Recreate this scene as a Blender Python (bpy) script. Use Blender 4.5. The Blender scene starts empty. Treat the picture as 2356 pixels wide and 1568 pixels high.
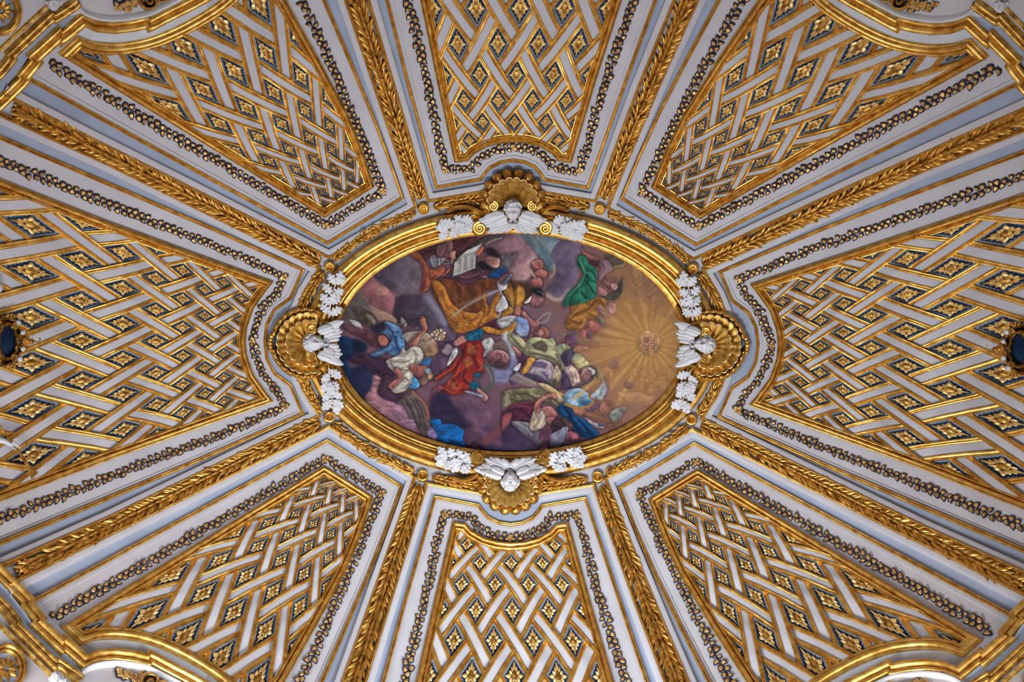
import bpy, math, random
import numpy as np
from mathutils import Matrix, Vector

random.seed(7)
rng = np.random.default_rng(11)
scene = bpy.context.scene
COL = scene.collection

# ------------------------------------------------------------------ camera
FPX, IW, IH = 1700.0, 2356.0, 1568.0
EYE = 1.6                       # eye height of the photographer
cam_data = bpy.data.cameras.new('camera')
cam_data.sensor_fit = 'HORIZONTAL'
cam_data.sensor_width = 36.0
cam_data.lens = FPX / IW * 36.0
cam_data.clip_end = 200
cam = bpy.data.objects.new('camera', cam_data)
cam.location = (0, 0, EYE)
cam.rotation_euler = (math.pi, 0, 0)      # looking straight up
COL.objects.link(cam)
scene.camera = cam

# ------------------------------------------------------------------ light
world = bpy.data.worlds.new('interior_ambient')
scene.world = world
world.use_nodes = True
wb = world.node_tree.nodes['Background']
wb.inputs[0].default_value = (1.0, 0.94, 0.90, 1)
wb.inputs[1].default_value = 0.1

def area(name, loc, target, sx, sy, power, color):
    d = bpy.data.lights.new(name, 'AREA')
    d.shape = 'RECTANGLE'; d.size = sx; d.size_y = sy
    d.energy = power; d.color = color
    o = bpy.data.objects.new(name, d)
    o.location = loc
    o.rotation_euler = (Vector(target) - Vector(loc)).to_track_quat('-Z', 'Y').to_euler()
    COL.objects.link(o)
    return o
area('daylight_window_entrance', (0.3, 6.1, 10.2), (0.2, 3.6, 19), 3.0, 1.2, 920, (0.74, 0.87, 1.0))
area('added_warm_fill', (0.0, -5.9, 7.5), (0, -1.0, 19), 3.0, 1.5, 30, (1.0, 0.92, 0.84))  # weak warm fill added opposite the entrance light, not a window
area('daylight_window_left', (-6.2, 4.6, 10.2), (-4.2, 2.6, 18), 2.4, 1.2, 290, (0.90, 0.93, 1.0))
area('daylight_window_right', (6.2, 4.6, 10.2), (4.2, 2.6, 18), 2.4, 1.2, 125, (1.0, 0.95, 0.92))

scene.view_settings.view_transform = 'Standard'
scene.view_settings.look = 'None'
scene.view_settings.gamma = 1.0
scene.view_settings.use_curve_mapping = False
scene.view_settings.exposure = 0.13
scene.cycles.max_bounces = 5
scene.cycles.diffuse_bounces = 3
scene.cycles.glossy_bounces = 3
scene.cycles.caustics_reflective = False
scene.cycles.caustics_refractive = False

# ------------------------------------------------------------------ the dome as a surface
Z0, DC = 12.0, 6.5              # springing height and rise above the eye
DA, DB = 1440 * Z0 / FPX, 1000 * Z0 / FPX

def _t(u, v):
    k = (u / (FPX * DA)) ** 2 + (v / (FPX * DB)) ** 2
    A = k + 1 / DC ** 2; B = -2 * Z0 / DC ** 2; C = Z0 ** 2 / DC ** 2 - 1
    disc = np.maximum(B * B - 4 * A * C, 0)
    te = (-B + np.sqrt(disc)) / (2 * A)
    tc = 1 / np.sqrt(np.maximum(k, 1e-12))
    return np.where(k * Z0 * Z0 <= 1, te, tc), k * Z0 * Z0 <= 1

def to3d(P, h=0.0):
    """point of the dome in direction P, lifted h hundredths off the plaster (inwards)"""
    P = np.asarray(P, float).reshape(-1, 2)
    u = P[:, 0] - IW / 2; v = P[:, 1] - IH / 2
    t, ell = _t(u, v)
    X = np.stack([u / FPX * t, v / FPX * t, t], 1)
    N = np.stack([-X[:, 0] / DA ** 2, -X[:, 1] / DB ** 2,
                  np.where(ell, -(X[:, 2] - Z0) / DC ** 2, 0)], 1)
    N /= np.linalg.norm(N, axis=1, keepdims=True)
    h = np.broadcast_to(np.asarray(h, float).reshape(-1), (len(P),)) if np.ndim(h) else np.full(len(P), h)
    X = X + N * (h * t / FPX)[:, None]
    X[:, 2] += EYE
    return X

def frame3(p, d, h=0.0):
    """location, axes (along d, across, out) and size of one hundredth along each"""
    p = np.asarray(p, float); d = np.asarray(d, float); d = d / np.linalg.norm(d)
    e = np.array([-d[1], d[0]])
    Q = to3d([p, p + d * 2, p - d * 2, p + e * 2, p - e * 2], h)
    x = (Q[1] - Q[2]) / 4; y = (Q[3] - Q[4]) / 4
    lx, ly = np.linalg.norm(x), np.linalg.norm(y)
    x /= lx
    y = y - x * (x @ y); y /= np.linalg.norm(y)
    n = np.cross(x, y)
    nn = to3d([p], h + 1)[0] - to3d([p], h)[0]
    lz = np.linalg.norm(nn)
    s = 1.0
    if n @ nn < 0: n = -n
    return Q[0], x, y, n, lx, ly, lz

# the building is not quite regular: smooth map from the symmetric plan to the built one
CX, CY = 1177.0, 789.0
_Q = [[(758.2,611.8),(1594.4,617.6),(755.5,961),(1590,966)],
[(977.2,479.4),(1381.1,481.1),(972.1,1099.6),(1377.4,1099.6)],
[(629,647.5),(1722.6,656),(622,924.6),(1721,931)],
[(692,622),(1658,630.5),(687,947),(1654.6,953.5)],
[(746.3,499.8),(1612,506.6),(740.5,1072.4),(1605.3,1077.5)],
[(861.6,427.7),(1497.4,431.8),(858.9,1147.2),(1491.6,1152.3)],
[(1045.2,372.3),(1320.6,375.7),(1036.7,1203.3),(1320.6,1203.3)],
[(1007.1,425.7),(1351.2,426.7),(1001.7,1148.9),(1351.9,1149.9)],
[(132.6,120.7),(2280.2,125.8),(137.7,1449.8),(2259.1,1477)],
[(177.5,79.9),(2232.6,81.6),(183.6,1492.3),(2212.2,1521.2)],
[(51,251),(2348,270),(64.6,1307),(2341.5,1344)]]
_PX = [[(190.4,782.5),(2187.7,799.5)],[(356,783.5),(2001.4,798.1)],[(74,780),(2314,801)]]
_PY = [[(1190.7,170),(1181.2,1402)],[(1184.6,279.5),(1178.5,1295)],[(1193.8,11.9),(1182.9,1550)]]
_src, _dst = [], []
for q in _Q:
    q = np.array(q)
    X = (q[1,0]+q[3,0]-q[0,0]-q[2,0])/4; Y = (q[2,1]+q[3,1]-q[0,1]-q[1,1])/4
    _src += [(-X,-Y),(X,-Y),(-X,Y),(X,Y)]; _dst += [tuple(r) for r in q]
for q in _PX:
    X = (q[1][0]-q[0][0])/2; _src += [(-X,0),(X,0)]; _dst += q
for q in _PY:
    Y = (q[1][1]-q[0][1])/2; _src += [(0,-Y),(0,Y)]; _dst += q
_src = np.array(_src); _dst = np.array(_dst)
def _basis(m):
    x = m[:,0]/1000; y = m[:,1]/1000
    return np.stack([np.ones_like(x),x,y,x*x,x*y,y*y,x**3,x*x*y,x*y*y,y**3],1)
_co = np.linalg.lstsq(_basis(_src), _dst-_src-[CX,CY], rcond=None)[0]

def W(m):
    m = np.asarray(m, float).reshape(-1, 2)
    mm = m.copy()
    mm[:,0] = np.clip(mm[:,0], -1300, 1300); mm[:,1] = np.clip(mm[:,1], -900, 900)
    return m + [CX,CY] + _basis(mm) @ _co
def Winv(p):
    p = np.asarray(p, float).reshape(-1, 2)
    m = p - [CX,CY]
    for _ in range(5):
        m = m - (W(m) - p)
    return m

# ------------------------------------------------------------------ materials
def new_mat(name):
    m = bpy.data.materials.new(name); m.use_nodes = True
    nt = m.node_tree
    return m, nt, nt.nodes['Principled BSDF']
def noise_mat(name, c1, c2, scale=3.0, rough=0.6, metal=0.0, bump=0.0, bscale=40, detail=6, rough2=None, pos=(0.35,0.68), spec=0.5):
    m, nt, b = new_mat(name)
    tc = nt.nodes.new('ShaderNodeTexCoord')
    geo = nt.nodes.new('ShaderNodeNewGeometry')
    n = nt.nodes.new('ShaderNodeTexNoise'); n.inputs['Scale'].default_value = scale; n.inputs['Detail'].default_value = detail
    nt.links.new(geo.outputs['Position'], n.inputs['Vector'])
    r = nt.nodes.new('ShaderNodeValToRGB')
    r.color_ramp.elements[0].position = pos[0]; r.color_ramp.elements[1].position = pos[1]
    r.color_ramp.elements[0].color = (*c1,1); r.color_ramp.elements[1].color = (*c2,1)
    nt.links.new(n.outputs['Fac'], r.inputs['Fac'])
    nt.links.new(r.outputs['Color'], b.inputs['Base Color'])
    b.inputs['Roughness'].default_value = rough
    b.inputs['Metallic'].default_value = metal
    b.inputs['Specular IOR Level'].default_value = spec
    if rough2 is not None:
        mr = nt.nodes.new('ShaderNodeMapRange')
        mr.inputs['To Min'].default_value = rough; mr.inputs['To Max'].default_value = rough2
        nt.links.new(n.outputs['Fac'], mr.inputs['Value'])
        nt.links.new(mr.outputs['Result'], b.inputs['Roughness'])
    if bump:
        n2 = nt.nodes.new('ShaderNodeTexNoise'); n2.inputs['Scale'].default_value = bscale; n2.inputs['Detail'].default_value = 3
        nt.links.new(geo.outputs['Position'], n2.inputs['Vector'])
        bp = nt.nodes.new('ShaderNodeBump'); bp.inputs['Strength'].default_value = bump; bp.inputs['Distance'].default_value = 0.01
        nt.links.new(n2.outputs['Fac'], bp.inputs['Height'])
        nt.links.new(bp.outputs['Normal'], b.inputs['Normal'])
    return m
M_PALE = noise_mat('pale_lilac_plaster', (0.54,0.48,0.475), (0.60,0.535,0.53), 1.3, 0.75, bump=0.15, bscale=25)
M_SLATE = noise_mat('slate_blue_paint', (0.31,0.33,0.41), (0.39,0.41,0.49), 1.1, 0.75, bump=0.1, bscale=25)
M_FIELD = noise_mat('blue_grey_field', (0.22,0.235,0.285), (0.31,0.325,0.375), 2.2, 0.7)
M_NAVY = noise_mat('navy_paint', (0.006,0.012,0.034), (0.012,0.040,0.085), 1.5, 0.85, spec=0.15)
M_DARK = noise_mat('dark_umber_outline', (0.030,0.022,0.032), (0.07,0.045,0.045), 6, 0.85, spec=0.15)
M_GOLD = noise_mat('gilding', (0.60,0.30,0.05), (0.95,0.61,0.17), 7.0, 0.30, metal=0.92, bump=0.25, bscale=55, rough2=0.46)
M_GOLD2 = noise_mat('old_gilding', (0.32,0.14,0.022), (0.88,0.53,0.13), 9.0, 0.32, metal=0.9, bump=0.35, bscale=70, rough2=0.5)
M_LEAFGOLD = noise_mat('pale_gilding', (0.82,0.52,0.18), (0.97,0.72,0.34), 9.0, 0.36, metal=0.7, rough2=0.5)
M_IVYGOLD = noise_mat('ivy_gilding', (0.50,0.27,0.08), (0.82,0.50,0.18), 9.0, 0.45, metal=0.6, rough2=0.6)
M_WHITE = noise_mat('white_stucco', (0.66,0.61,0.60), (0.74,0.69,0.67), 3.0, 0.7, bump=0.12, bscale=60)

# ------------------------------------------------------------------ builders
def thing(name, label, cat, at, group=None, kind=None):
    o = bpy.data.objects.new(name, None)
    o.empty_display_size = 0.2
    o.location = at
    if label: o['label'] = label
    if cat: o['category'] = cat
    if group: o['group'] = group
    if kind: o['kind'] = kind
    COL.objects.link(o)
    return o

def world_loc(o):
    v = Vector((0,0,0))
    while o is not None:
        v = v + o.location; o = o.parent
    return v

def mesh_data(name, V, F, mats, smooth=True, angle=None, midx=None):
    me = bpy.data.meshes.new(name)
    me.from_pydata(np.asarray(V).tolist(), [], [tuple(int(i) for i in f) for f in F])
    for m in (mats if isinstance(mats, (list,tuple)) else [mats]): me.materials.append(m)
    if midx is not None: me.polygons.foreach_set('material_index', np.asarray(midx, dtype=np.int32))
    if smooth:
        me.polygons.foreach_set('use_smooth', np.ones(len(me.polygons), dtype=bool))
        if angle: me.set_sharp_from_angle(angle=math.radians(angle))
    me.update()
    return me

def part(name, V, F, mat, parent=None, smooth=True, angle=None, label=None, cat=None, group=None, kind=None, midx=None):
    V = np.asarray(V, float)
    c = (V.min(0) + V.max(0)) / 2
    me = mesh_data(name, V - c, F, mat, smooth, angle, midx)
    o = bpy.data.objects.new(name, me)
    if parent is not None:
        o.parent = parent
        o.location = Vector(c) - world_loc(parent)
    else:
        o.location = c
    if label: o['label'] = label
    if cat: o['category'] = cat
    if group: o['group'] = group
    if kind: o['kind'] = kind
    COL.objects.link(o)
    return o

def inst(name, me, p, d, size, h, parent, across=None, tilt=0.0, roll=0.0, lift=None):
    """one placed copy of a small mesh whose +x points along direction d"""
    if h > 18:      # high relief: keep the plan position
        p0 = np.asarray(p, float); p = p0.copy()
        for _ in range(3):
            X = to3d([p], h)[0]; z = X[2]-EYE
            p = p - (np.array([IW/2+FPX*X[0]/z, IH/2+FPX*X[1]/z]) - p0)
    L, x, y, n, lx, ly, lz = frame3(p, d, h)
    if np.dot(np.cross(x, y), n) < 0: y = -y
    R = Matrix(((x[0],y[0],n[0]),(x[1],y[1],n[1]),(x[2],y[2],n[2]))).to_4x4()
    if tilt: R = R @ Matrix.Rotation(-tilt, 4, 'Y')
    if roll: R = R @ Matrix.Rotation(roll, 4, 'X')
    S = Matrix.Diagonal((size*lx, (across or size)*ly, (lift or size)*lz, 1))
    o = bpy.data.objects.new(name, me)
    o.parent = parent
    o.matrix_basis = Matrix.Translation(Vector(L) - world_loc(parent)) @ R @ S
    COL.objects.link(o)
    return o

def grid_faces(n, m, closed=False):
    """n rows along, m columns across; vertex index r*m+c"""
    r = np.arange(n if closed else n-1); c = np.arange(m-1)
    R, C = np.meshgrid(r, c, indexing='ij')
    R2 = (R+1) % n
    return np.stack([R*m+C, R*m+C+1, R2*m+C+1, R2*m+C], -1).reshape(-1,4)

def resample(pts, step=16.0, corners=True):
    """subdivide every straight run to at most `step`, keeping the given points"""
    pts = np.asarray(pts, float); out = []
    for a, b in zip(pts[:-1], pts[1:]):
        n = max(1, int(math.ceil(np.linalg.norm(b-a)/step)))
        out += [a + (b-a)*k/n for k in range(n)]
    out.append(pts[-1])
    return np.array(out)

def spline(pts, n_per=8, closed=False):
    pts = np.asarray(pts, float)
    P = np.vstack([pts[-1], pts, pts[0], pts[1]]) if closed else np.vstack([2*pts[0]-pts[1], pts, 2*pts[-1]-pts[-2]])
    out = []
    for i in range(1, len(P)-2):
        p0,p1,p2,p3 = P[i-1],P[i],P[i+1],P[i+2]
        for k in range(n_per):
            t = k/n_per
            out.append(.5*((2*p1)+(-p0+p2)*t+(2*p0-5*p1+4*p2-p3)*t*t+(-p0+3*p1-3*p2+p3)*t**3))
    if not closed: out.append(pts[-1])
    return np.array(out)

def normals2(P, closed=False):
    """mitred left normals (unit distance to both neighbours)"""
    P = np.asarray(P, float)
    if closed:
        a = P - np.roll(P,1,0); b = np.roll(P,-1,0) - P
    else:
        a = np.vstack([P[1]-P[0], P[1:]-P[:-1]]); b = np.vstack([P[1:]-P[:-1], P[-1]-P[-2]])
    a /= np.maximum(np.linalg.norm(a,axis=1,keepdims=True),1e-9); b /= np.maximum(np.linalg.norm(b,axis=1,keepdims=True),1e-9)
    na = np.stack([a[:,1],-a[:,0]],1); nb = np.stack([b[:,1],-b[:,0]],1)
    m = na+nb; m /= np.maximum(np.linalg.norm(m,axis=1,keepdims=True),1e-9)
    c = np.maximum((m*na).sum(1), 0.35)
    return m / c[:,None]

def scl(P):
    P = np.asarray(P,float).reshape(-1,2)
    r = np.hypot((P[:,0]-CX)/1426, (P[:,1]-CY)/989)
    return 0.74 + 0.46*r

def sweep(name, P, prof, mat, parent=None, closed=False, side=1, scale=True, angle=38, **kw):
    """profile [(offset, height), ...] carried along path P (plan hundredths)"""
    P = np.asarray(P,float); N = normals2(P, closed)*side
    s = scl(P)[:,None] if scale else np.ones((len(P),1))
    V = []
    for o, h in prof:
        V.append(to3d(P + N*(o*s), (h*s[:,0])))
    V = np.stack(V,1); n, m = V.shape[:2]
    return part(name, V.reshape(-1,3), grid_faces(n,m,closed), mat, parent, True, angle, **kw)

def loft(name, A, B, prof, mat, parent=None, closed=False, angle=38, hs=None, **kw):
    A = np.asarray(A,float); B = np.asarray(B,float)
    V = np.stack([to3d(A*(1-t)+B*t, h if hs is None else h*hs) for t,h in prof],1)
    n,m = V.shape[:2]
    return part(name, V.reshape(-1,3), grid_faces(n,m,closed), mat, parent, True, angle, **kw)

def torus_prof(o, w, h0, h1, n=6):
    """half-round bead from offset o, width w, foot h0, crown h1"""
    return [(o + w*(1-math.cos(math.pi*k/n))/2, h0+(h1-h0)*math.sin(math.pi*k/n)) for k in range(n+1)]

def simplify(q, tol=0.35):
    """drop points that lie on a straight run"""
    q = np.asarray(q, float); keep = [0]; i = 0
    while i < len(q)-1:
        j = i+1
        while j+1 < len(q):
            a, b = q[i], q[j+1]; ab = b-a; L = np.hypot(*ab)+1e-9
            d = np.abs((q[i+1:j+1,0]-a[0])*ab[1]-(q[i+1:j+1,1]-a[1])*ab[0])/L
            if d.max() > tol or j-i > 40: break
            j += 1
        keep.append(j); i = j
    return q[keep]

def inside(poly, P):
    P = np.asarray(P,float).reshape(-1,2)
    q = np.asarray(poly,float)
    res = np.zeros(len(P),bool)
    lo, hi = q.min(0), q.max(0)
    m = (P[:,0]>=lo[0])&(P[:,0]<=hi[0])&(P[:,1]>=lo[1])&(P[:,1]<=hi[1])
    if not m.any(): return res
    x, y = P[m,0], P[m,1]
    r = np.zeros(len(x),bool)
    j = len(q)-1
    for i in range(len(q)):
        yi, yj = q[i,1], q[j,1]
        if yi != yj:
            r ^= ((yi>y)!=(yj>y)) & (x < (q[j,0]-q[i,0])/(yj-yi)*(y-yi)+q[i,0])
        j = i
    res[m] = r
    return res
# ------------------------------------------------------------------ plan outlines (upper-left quarter, then mirrored)
def ul(pts): return Winv(np.array(pts, float))
T_O1 = ul([(950,-60),(967,0),(1004,180),(1045.2,372.3),(1077,368),(1093,351),(1120,336),(1150,328),(1184,325)])
T_O2 = ul([(880,-60),(895.6,0),(943,190),(1007.1,425.7),(1103,408),(1111,396),(1126,380),(1151,368),(1183,363.5)])
T_O4 = ul([(834,-60),(853,0),(909,190),(987.4,455.6),(1103,436),(1111,434),(1126,432.5),(1151,431),(1183,430)])
T_IV = ul([(928,-60),(940,7),(967,119),(991,221),(1011,333),(1026,391),(1086,386),(1106,360),(1140,343),(1182,337)])
L_O1 = ul([(-60,386),(0,410),(238,504),(430,575),(629,647.5),(615,664),(583,709),(568,753),(564.5,786)])
L_O2 = ul([(-60,294),(0,320),(238,422),(466,520),(692,622),(665,683),(628,710),(610,745),(605,786)])
L_O4 = ul([(-60,238),(0,265),(238,374),(480,494),(729,617),(697,668),(681,706),(670,747),(666,787)])
L_IV = ul([(-60,347),(0,370),(238,465),(376,520),(476,557),(578,601.6),(655,636),(639,669.6),(605,710),(588,751),(580,787)])
for a, ax in ((T_O1,0),(T_O2,0),(T_O4,0),(T_IV,0),(L_O1,1),(L_O2,1),(L_O4,1),(L_IV,1)):
    a[-1,ax] = 0
D_O1 = ul([(132.6,120.7),(285,215),(438,309),(592,404.5),(746.3,499.8),(861.6,427.7),(833,340),(800,258),(732,130),(659.6,0),(622,-60)])
D_O2 = ul([(38,158),(235,267),(408,363),(580,458),(753,554),(921,452),(889,360),(850,258),(802,143),(741,0),(716,-60)])
D_O4 = ul([(2,204),(213,312),(395,403),(576,495),(756.5,586.3),(951.7,472.6),(914,362),(880,262),(840,143),(792,0),(772,-60)])
D_IV = ul([(112,143),(749.7,517),(882,438.6),(858,381),(831,313),(796,231),(772,170),(731,78),(697,7),(665,-60)])
D_ARC = ul([(177.5,79.9),(217.6,94),(272,97),(340,85),(408,58),(476,20),(520,-12),(570,-60)])
def full(a, ax):
    b = a[:-1].copy()[::-1]; b[:,ax] *= -1
    return np.vstack([a, b])
OUT = {'T': dict(o1=full(T_O1,0), o2=full(T_O2,0), o4=full(T_O4,0), iv=full(T_IV,0)),
       'L': dict(o1=full(L_O1,1), o2=full(L_O2,1), o4=full(L_O4,1), iv=full(L_IV,1)),
       'D': dict(o1=D_O1, o2=D_O2, o4=D_O4, iv=D_IV)}
PANELS = [('T',(1,1),'above the top shell'),('T',(1,-1),'below the bottom shell'),
          ('L',(1,1),'left of the fresco'),('L',(-1,1),'right of the fresco'),
          ('D',(1,1),'upper left of the fresco'),('D',(-1,1),'upper right of the fresco'),
          ('D',(1,-1),'lower left of the fresco'),('D',(-1,-1),'lower right of the fresco')]

# ------------------------------------------------------------------ the dome shell, drum and floor
def build_shell():
    nr, na = 90, 240
    V = []
    for i in range(nr+1):
        r = 1.45*i/nr
        a = np.arange(na)*2*math.pi/na
        V.append(to3d(np.stack([IW/2+1440*r*np.cos(a), IH/2+1000*r*np.sin(a)],1), 0))
    V = np.vstack(V)
    F = grid_faces(nr+1, na).tolist()
    F += [[r*na+na-1, r*na, (r+1)*na, (r+1)*na+na-1] for r in range(nr)]
    o = part('ceiling', V, F, M_PALE, smooth=True, kind='structure')
    o['label'] = 'pale lilac oval dome carrying all the gilded panels'
build_shell()

# ------------------------------------------------------------------ lattice panels
def Rfit(ks, vals, deg=4):
    c = np.polyfit(ks, np.log(vals), deg)
    return lambda k: np.exp(np.polyval(c, k))
RL = Rfit([0,1,2,3,4,5,6,7,8], [1083,945,823,726,647.5,586,533.6,488,448])
RT = Rfit([1,2,3,4,5,6,7,8], [1012,922,840,769,709,660.8,618,580])
RD = Rfit([0,1,2,3,4,5,6,7,8,9], [1.19,1,.8445,.727,.624,.542,.474,.413,.3675,.331])
def lat(kind, i, k):
    """lattice coordinates -> symmetric plan, upper-left quarter"""
    i = np.asarray(i,float); k = np.asarray(k,float)
    if kind == 'L':
        R = RL(k); return np.stack([-(175+R), i*.1128*R], -1)
    if kind == 'T':
        R = RT(k); return np.stack([i*.1095*R, -(R-153)], -1)
    R = RD(k)
    p = np.stack([953.7-R*(488.7+86.1*i), 624-R*(544-49.3*i)], -1)
    sh = p.shape
    return Winv(p.reshape(-1,2)).reshape(sh)
KR = {'L':(0,10), 'T':(0.4,9), 'D':(-1.2,12)}

def arrange(seg, step=14):
    return seg
def densify(lists, step=13.0):
    ref = lists[0]; ns = [max(1,int(math.ceil(np.linalg.norm(b-a)/step))) for a,b in zip(ref[:-1],ref[1:])]
    outs = []
    for L in lists:
        o = []
        for (a,b),n in zip(zip(L[:-1],L[1:]), ns):
            o += [a+(b-a)*k/n for k in range(n)]
        o.append(L[-1]); outs.append(np.array(o))
    return outs

def smooth_side(a):
    return a

FRAME_PROF = [(0,0),(0,7),(.07,8),(.10,6)] + torus_prof(.10,.42,6,15,8) + [(.54,5),(.58,6)] + torus_prof(.58,.24,6,11,6) + [(.84,5),(.86,6.5),(.93,6.5),(.95,4),(1,0.6)]

# little rosette: four pointed leaves, small petals between, oval boss
def rosette_mesh(kind, sx, sy, i0, k0, poly, big):
    def emit(xy, h):
        m = lat(kind, i0 + .275*xy[:,0], k0 + .55*xy[:,1]) * [sx, sy]
        return W(m), to3d(W(m), h)
    def build(radf, fracs, hf, na, center, oval=False):
        th = np.arange(na)*2*math.pi/na
        dia = 1/(np.abs(np.cos(th))+np.abs(np.sin(th)))
        P, H = [np.zeros((1,2))], [np.array([center])]
        for f in fracs:
            r = radf(th, f)*(1 if oval else dia)
            P.append(np.stack([r*np.cos(th), r*np.sin(th)],1)); H.append(hf(th,f))
        P = np.vstack(P); H = np.concatenate(H)
        F = [(0,1+(j+1)%na,1+j) for j in range(na)]
        for q in range(len(fracs)-1):
            a=1+q*na; b=a+na
            F += [(a+j,a+(j+1)%na,b+(j+1)%na,b+j) for j in range(na)]
        px, V = emit(P,H)
        ok = inside(poly, px)
        F = [f for f in F if sum(ok[list(f)])>=2]
        return V, F
    hs = big
    ser = lambda th,n,d: 1-d*(0.5-0.5*np.cos(n*th))
    # navy jagged ground
    nb = build(lambda th,f: f*.87*(1-.10*np.abs(((th*24/(2*math.pi))%1)*2-1)), [1.0,1.001], lambda th,f: np.where(f>1.0,0.7,1.5)*np.ones_like(th), 48, 1.6)
    # gilded leaves
    def lr(th,f):
        lobe = 0.90+0.10*np.abs(np.cos(2*th))**3
        notch = 1-.20*np.abs(np.sin(6*th))**3*(f**2)
        return f*.76*lobe*notch
    def lh(th,f):
        rid = .5+.5*np.cos(12*th)
        if f < .40: return hs*(1.2+0*th)
        g = (f-.40)/.60
        return hs*(1.7 + 4.6*math.sin(math.pi*(.12+.80*g))*(.12+.88*rid))
    lv = build(lr, [.30,.39,.46,.60,.75,.9,1.0,1.001], lambda th,f: (lh(th,f) if f<=1 else 1.2*np.ones_like(th)), 72, 1.5*hs)
    bo = build(lambda th,f: f*.235, [.3,.55,.75,.9,1.0], lambda th,f: hs*(1.6+(6.0*math.sqrt(max(0,1-(f/.8)**2)) if f<.78 else (3.0 if f<.95 else .4)))*np.ones_like(th), 20, 7.6*hs, True)
    return nb, lv, bo

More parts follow.
